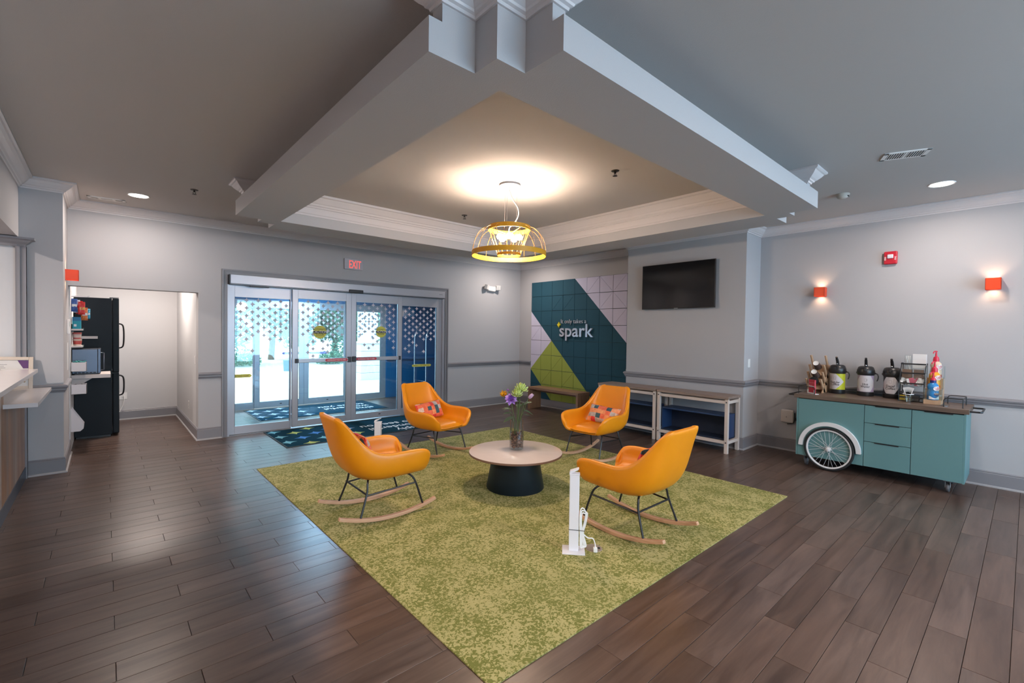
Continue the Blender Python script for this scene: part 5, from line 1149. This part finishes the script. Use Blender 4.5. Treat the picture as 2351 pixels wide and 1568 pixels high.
wall_bin(.30, .700, .145, .16, .125, 'white open bin below the microwave shelf with small packets inside')
o = empty('wall_bin', (-7.28, .30, .235), label='white slanted scoop bin low on the alcove side by the floor', cat='bin')
MB().prism([(0, 0), (.085, 0), (.115, .03), (.120, .085), (.0, .30)], 'y', 0, .004).build('bin_wall', WB, o); MB().prism([(0, 0), (.085, 0), (.115, .03), (.120, .085), (.0, .30)], 'y', .17, .174).build('bin_wall', WB, o)
MB().box(0, .004, 0, .085, .17, .004).build('bin_wall', WB, o); MB().prism([(.085, 0), (.115, .03), (.120, .085), (.114, .088), (.110, .033), (.080, .004)], 'y', .004, .17).build('bin_wall', WB, o); MB().box(0, .004, .004, .004, .17, .29).build('bin_wall', WB, o)
for k in range(9):
    pr = random.Random(k+50); q = MB().box(-.022, -.014, -.004, .022, .014, .004, M=Matrix.Rotation(pr.uniform(-.6, .6), 4, 'X') @ Matrix.Rotation(pr.uniform(-.7, .7), 4, 'Y')).build('mint_packet', mat('packet_teal', (.05, .30, .30), .4), loc=(-7.255+.012*k, .38+pr.uniform(-.05, .05), 1.098+pr.uniform(-.008, .012))); tag(q, 'teal wrapped packet heaped in the upper white alcove bin', 'packet', 'teal packets in the upper alcove bin')
for k in range(4):
    pr = random.Random(k+80); q = MB().box(-.020, -.012, -.004, .020, .012, .004, M=Matrix.Rotation(pr.uniform(-.6, .6), 4, 'Y')).build('small_packet', mat('packet_dark', (.04, .045, .045), .5), loc=(-7.25+.028*k, .38+pr.uniform(-.04, .04), .815)); tag(q, 'dark small packet in the lower white alcove bin', 'packet', 'dark packets in the lower alcove bin')

# ------------------------------------------------------------------ luggage cart in the vestibule
o = empty('luggage_cart', (-1.20, 1.50, 0), label='chrome arched luggage cart against the blue vestibule wall, seen through glass', cat='luggage cart')
for y in (-.25, .25):
    pts = [(-.45, y, .22), (-.45, y, 1.36)]+[(-.45*math.cos(math.pi*i/20), y, 1.36+.45*math.sin(math.pi*i/20)) for i in range(1, 20)]+[(.45, y, 1.36), (.45, y, .22)]
    MB().tube(pts, .013, 10).build('arch', CHROME, o)
for x in (-.45, .45):
    for z in (1.08, .80, .44): MB().tube([(x, -.25, z), (x, .25, z)], .009, 8).build('cross_bar', CHROME, o)
MB().tube([(0, -.25, 1.80), (0, .25, 1.80)], .011, 8).build('hanger_bar', CHROME, o)
MB().box(-.52, -.30, .17, .52, .30, .22).build('deck', mat('deck_carpet', (.02, .022, .03), .9), o, bevel=.01); MB().box(-.54, -.32, .15, .54, .32, .19).build('bumper', BLACKP, o, bevel=.01)
for x in (-.40, .40):
    for y in (-.22, .22): MB().lathe([(0, -.02), (.068, -.02), (.075, -.01), (.075, .01), (.068, .02), (0, .02)], 24, M=Matrix.Translation((x, y, .075)) @ Matrix.Rotation(R(90), 4, 'X'), cap=False).build('wheel', BLACKP, o)

# ------------------------------------------------------------------ outside
CONC = mat('sunlit_concrete', (.62, .60, .57), .8, var=.06, vscale=.8)
S(MB().box(-40, 2.45, -.12, 45, 60, -.02), 'ground', CONC)
cp = empty('canopy_column', (-.54, 6.75, -.02), label='white stone based canopy column outside, right of the sliding doors', cat='column'); STN = mat('pale_stone', (.60, .58, .56), .8, var=.05, vscale=4)
for k in range(5): MB().box(-.38, -.38, .23*k, .38, .38, .23*k+.222).build('stone_course', STN, cp, bevel=.008)
MB().box(-.42, -.42, 1.15, .42, .42, 1.21).build('capstone', STN, cp, bevel=.008); MB().box(-.24, -.24, 1.21, .24, .24, 3.6).build('shaft', mat('column_white', (.70, .70, .70), .7), cp)
o = empty('litter_bin', (-1.79, 11.0, -.02), label='small blue grey litter bin standing far out on the drive', cat='litter bin'); MB().lathe([(0, 0), (.13, 0), (.15, .40), (0, .40)], 20).build('body', mat('bin_blue_grey', (.16, .24, .34), .6), o); MB().lathe([(0, .42), (.155, .40), (.155, .43), (.05, .50), (0, .50)], 20).build('lid', mat('bin_lid', (.20, .28, .38), .6), o)
TRK = mat('bark', (.16, .12, .09), .9); 
def leafmat(name, c1, c2):
    m_ = bpy.data.materials.new(name); m_.use_nodes = True; t = m_.node_tree; b = t.nodes['Principled BSDF']; ge = t.nodes.new('ShaderNodeNewGeometry'); cr = t.nodes.new('ShaderNodeValToRGB')
    cr.color_ramp.elements[0].color = (*c1, 1); cr.color_ramp.elements[1].color = (*c2, 1); t.links.new(ge.outputs['Random Per Island'], cr.inputs[0]); t.links.new(cr.outputs[0], b.inputs['Base Color']); b.inputs['Roughness'].default_value = .7
    tr = t.nodes.new('ShaderNodeBsdfTranslucent'); t.links.new(cr.outputs[0], tr.inputs[0]); mx = t.nodes.new('ShaderNodeMixShader'); mx.inputs[0].default_value = .45
    t.links.new(b.outputs[0], mx.inputs[1]); t.links.new(tr.outputs[0], mx.inputs[2]); t.links.new(mx.outputs[0], t.nodes['Material Output'].inputs[0]); return m_
LF = [leafmat('leaves_green', (.04, .14, .10), (.20, .36, .24)), leafmat('leaves_pale', (.08, .20, .14), (.30, .45, .32))]
def tree(x, y, h, rad, n_, seed, label, mi=0, low=.15):
    pr = random.Random(seed); o = empty('tree', (x, y, -.02), label=label, cat='tree', group='trees beyond the drive')
    MB().tube(smooth_path([(0, 0, 0), (.1, .05, h*.3), (-.05, 0, h*.6), (0, 0, h*.9)], 4), [.16-.008*i for i in range(13)], 8).build('trunk', TRK, o)
    br = MB()
    for k in range(7):
        a = k*2.4; z = h*(.25+.09*k); br.tube([(0, 0, z), (rad*.4*math.cos(a), rad*.4*math.sin(a), z+h*.08), (rad*.75*math.cos(a), rad*.75*math.sin(a), z+h*.16)], [.06, .04, .015], 5)
    br.build('branches', TRK, o); lf = MB(); cl = [(pr.uniform(-1, 1)*rad*.7, pr.uniform(-1, 1)*rad*.7, h*(low+(1-low)*pr.random()), rad*pr.uniform(.3, .55)) for _ in range(24)]
    for i in range(n_):
        c = cl[i % 24]; d_ = Vector((pr.gauss(0, 1), pr.gauss(0, 1), pr.gauss(0, 1))).normalized()*c[3]*pr.random()**.33; p = Vector(c[:3])+d_
        if p.z < .05: p.z = .05+pr.random()*.2
        s_ = pr.uniform(.09, .18); a = Vector((pr.gauss(0, 1), pr.gauss(0, 1), pr.gauss(0, 1))).normalized(); b_ = a.orthogonal().normalized()
        lf.add([p-a*s_, p+b_*s_*.45, p+a*s_, p-b_*s_*.45], [(0, 1, 2, 3)])
    l_ = lf.build('foliage', LF[mi], o, fix=False); l_['kind'] = 'stuff'
tree(-4.0, 15.5, 5.0, 2.0, 6500, 1, 'dense green tree outside behind the left sliding panes', 0)
tree(-.5, 18.5, 6.0, 2.2, 6500, 2, 'second green tree from the left outside, beyond the litter bin', 1)
tree(1.6, 15.5, 3.6, 1.4, 5000, 3, 'shorter pale tree outside, seen through the middle glass door', 1)
tree(4.4, 17.0, 5.2, 1.7, 5000, 4, 'green tree outside beside the canopy column, through the right glass door', 0)
tree(-8.8, 18.5, 6.0, 2.4, 3000, 5, 'green tree outside furthest to the left, mostly hidden by the wall', 0)
for i, (x, y, r_) in enumerate([(-3.9, 13.6, .8), (-2.6, 14.4, .7), (.9, 14.0, .6), (2.7, 14.8, .7)]):
    pr = random.Random(200+i); lf = MB()
    for k in range(900):
        d_ = Vector((pr.gauss(0, 1), pr.gauss(0, 1), abs(pr.gauss(0, .8)))).normalized()*r_*pr.random()**.3; s_ = pr.uniform(.04, .08); a = Vector((pr.gauss(0, 1), pr.gauss(0, 1), pr.gauss(0, 1))).normalized(); b_ = a.orthogonal().normalized(); lf.add([d_-a*s_, d_+b_*s_*.5, d_+a*s_, d_-b_*s_*.5], [(0, 1, 2, 3)])
    sb_ = lf.build('shrub', LF[i % 2], None, fix=False, loc=(x, y, .03)); tag(sb_, ['round shrub at the foot of the leftmost tree outside', 'round shrub between the two left trees outside', 'round shrub before the short pale tree outside', 'round shrub left of the canopy column outside'][i], 'shrub', 'shrubs along the drive')
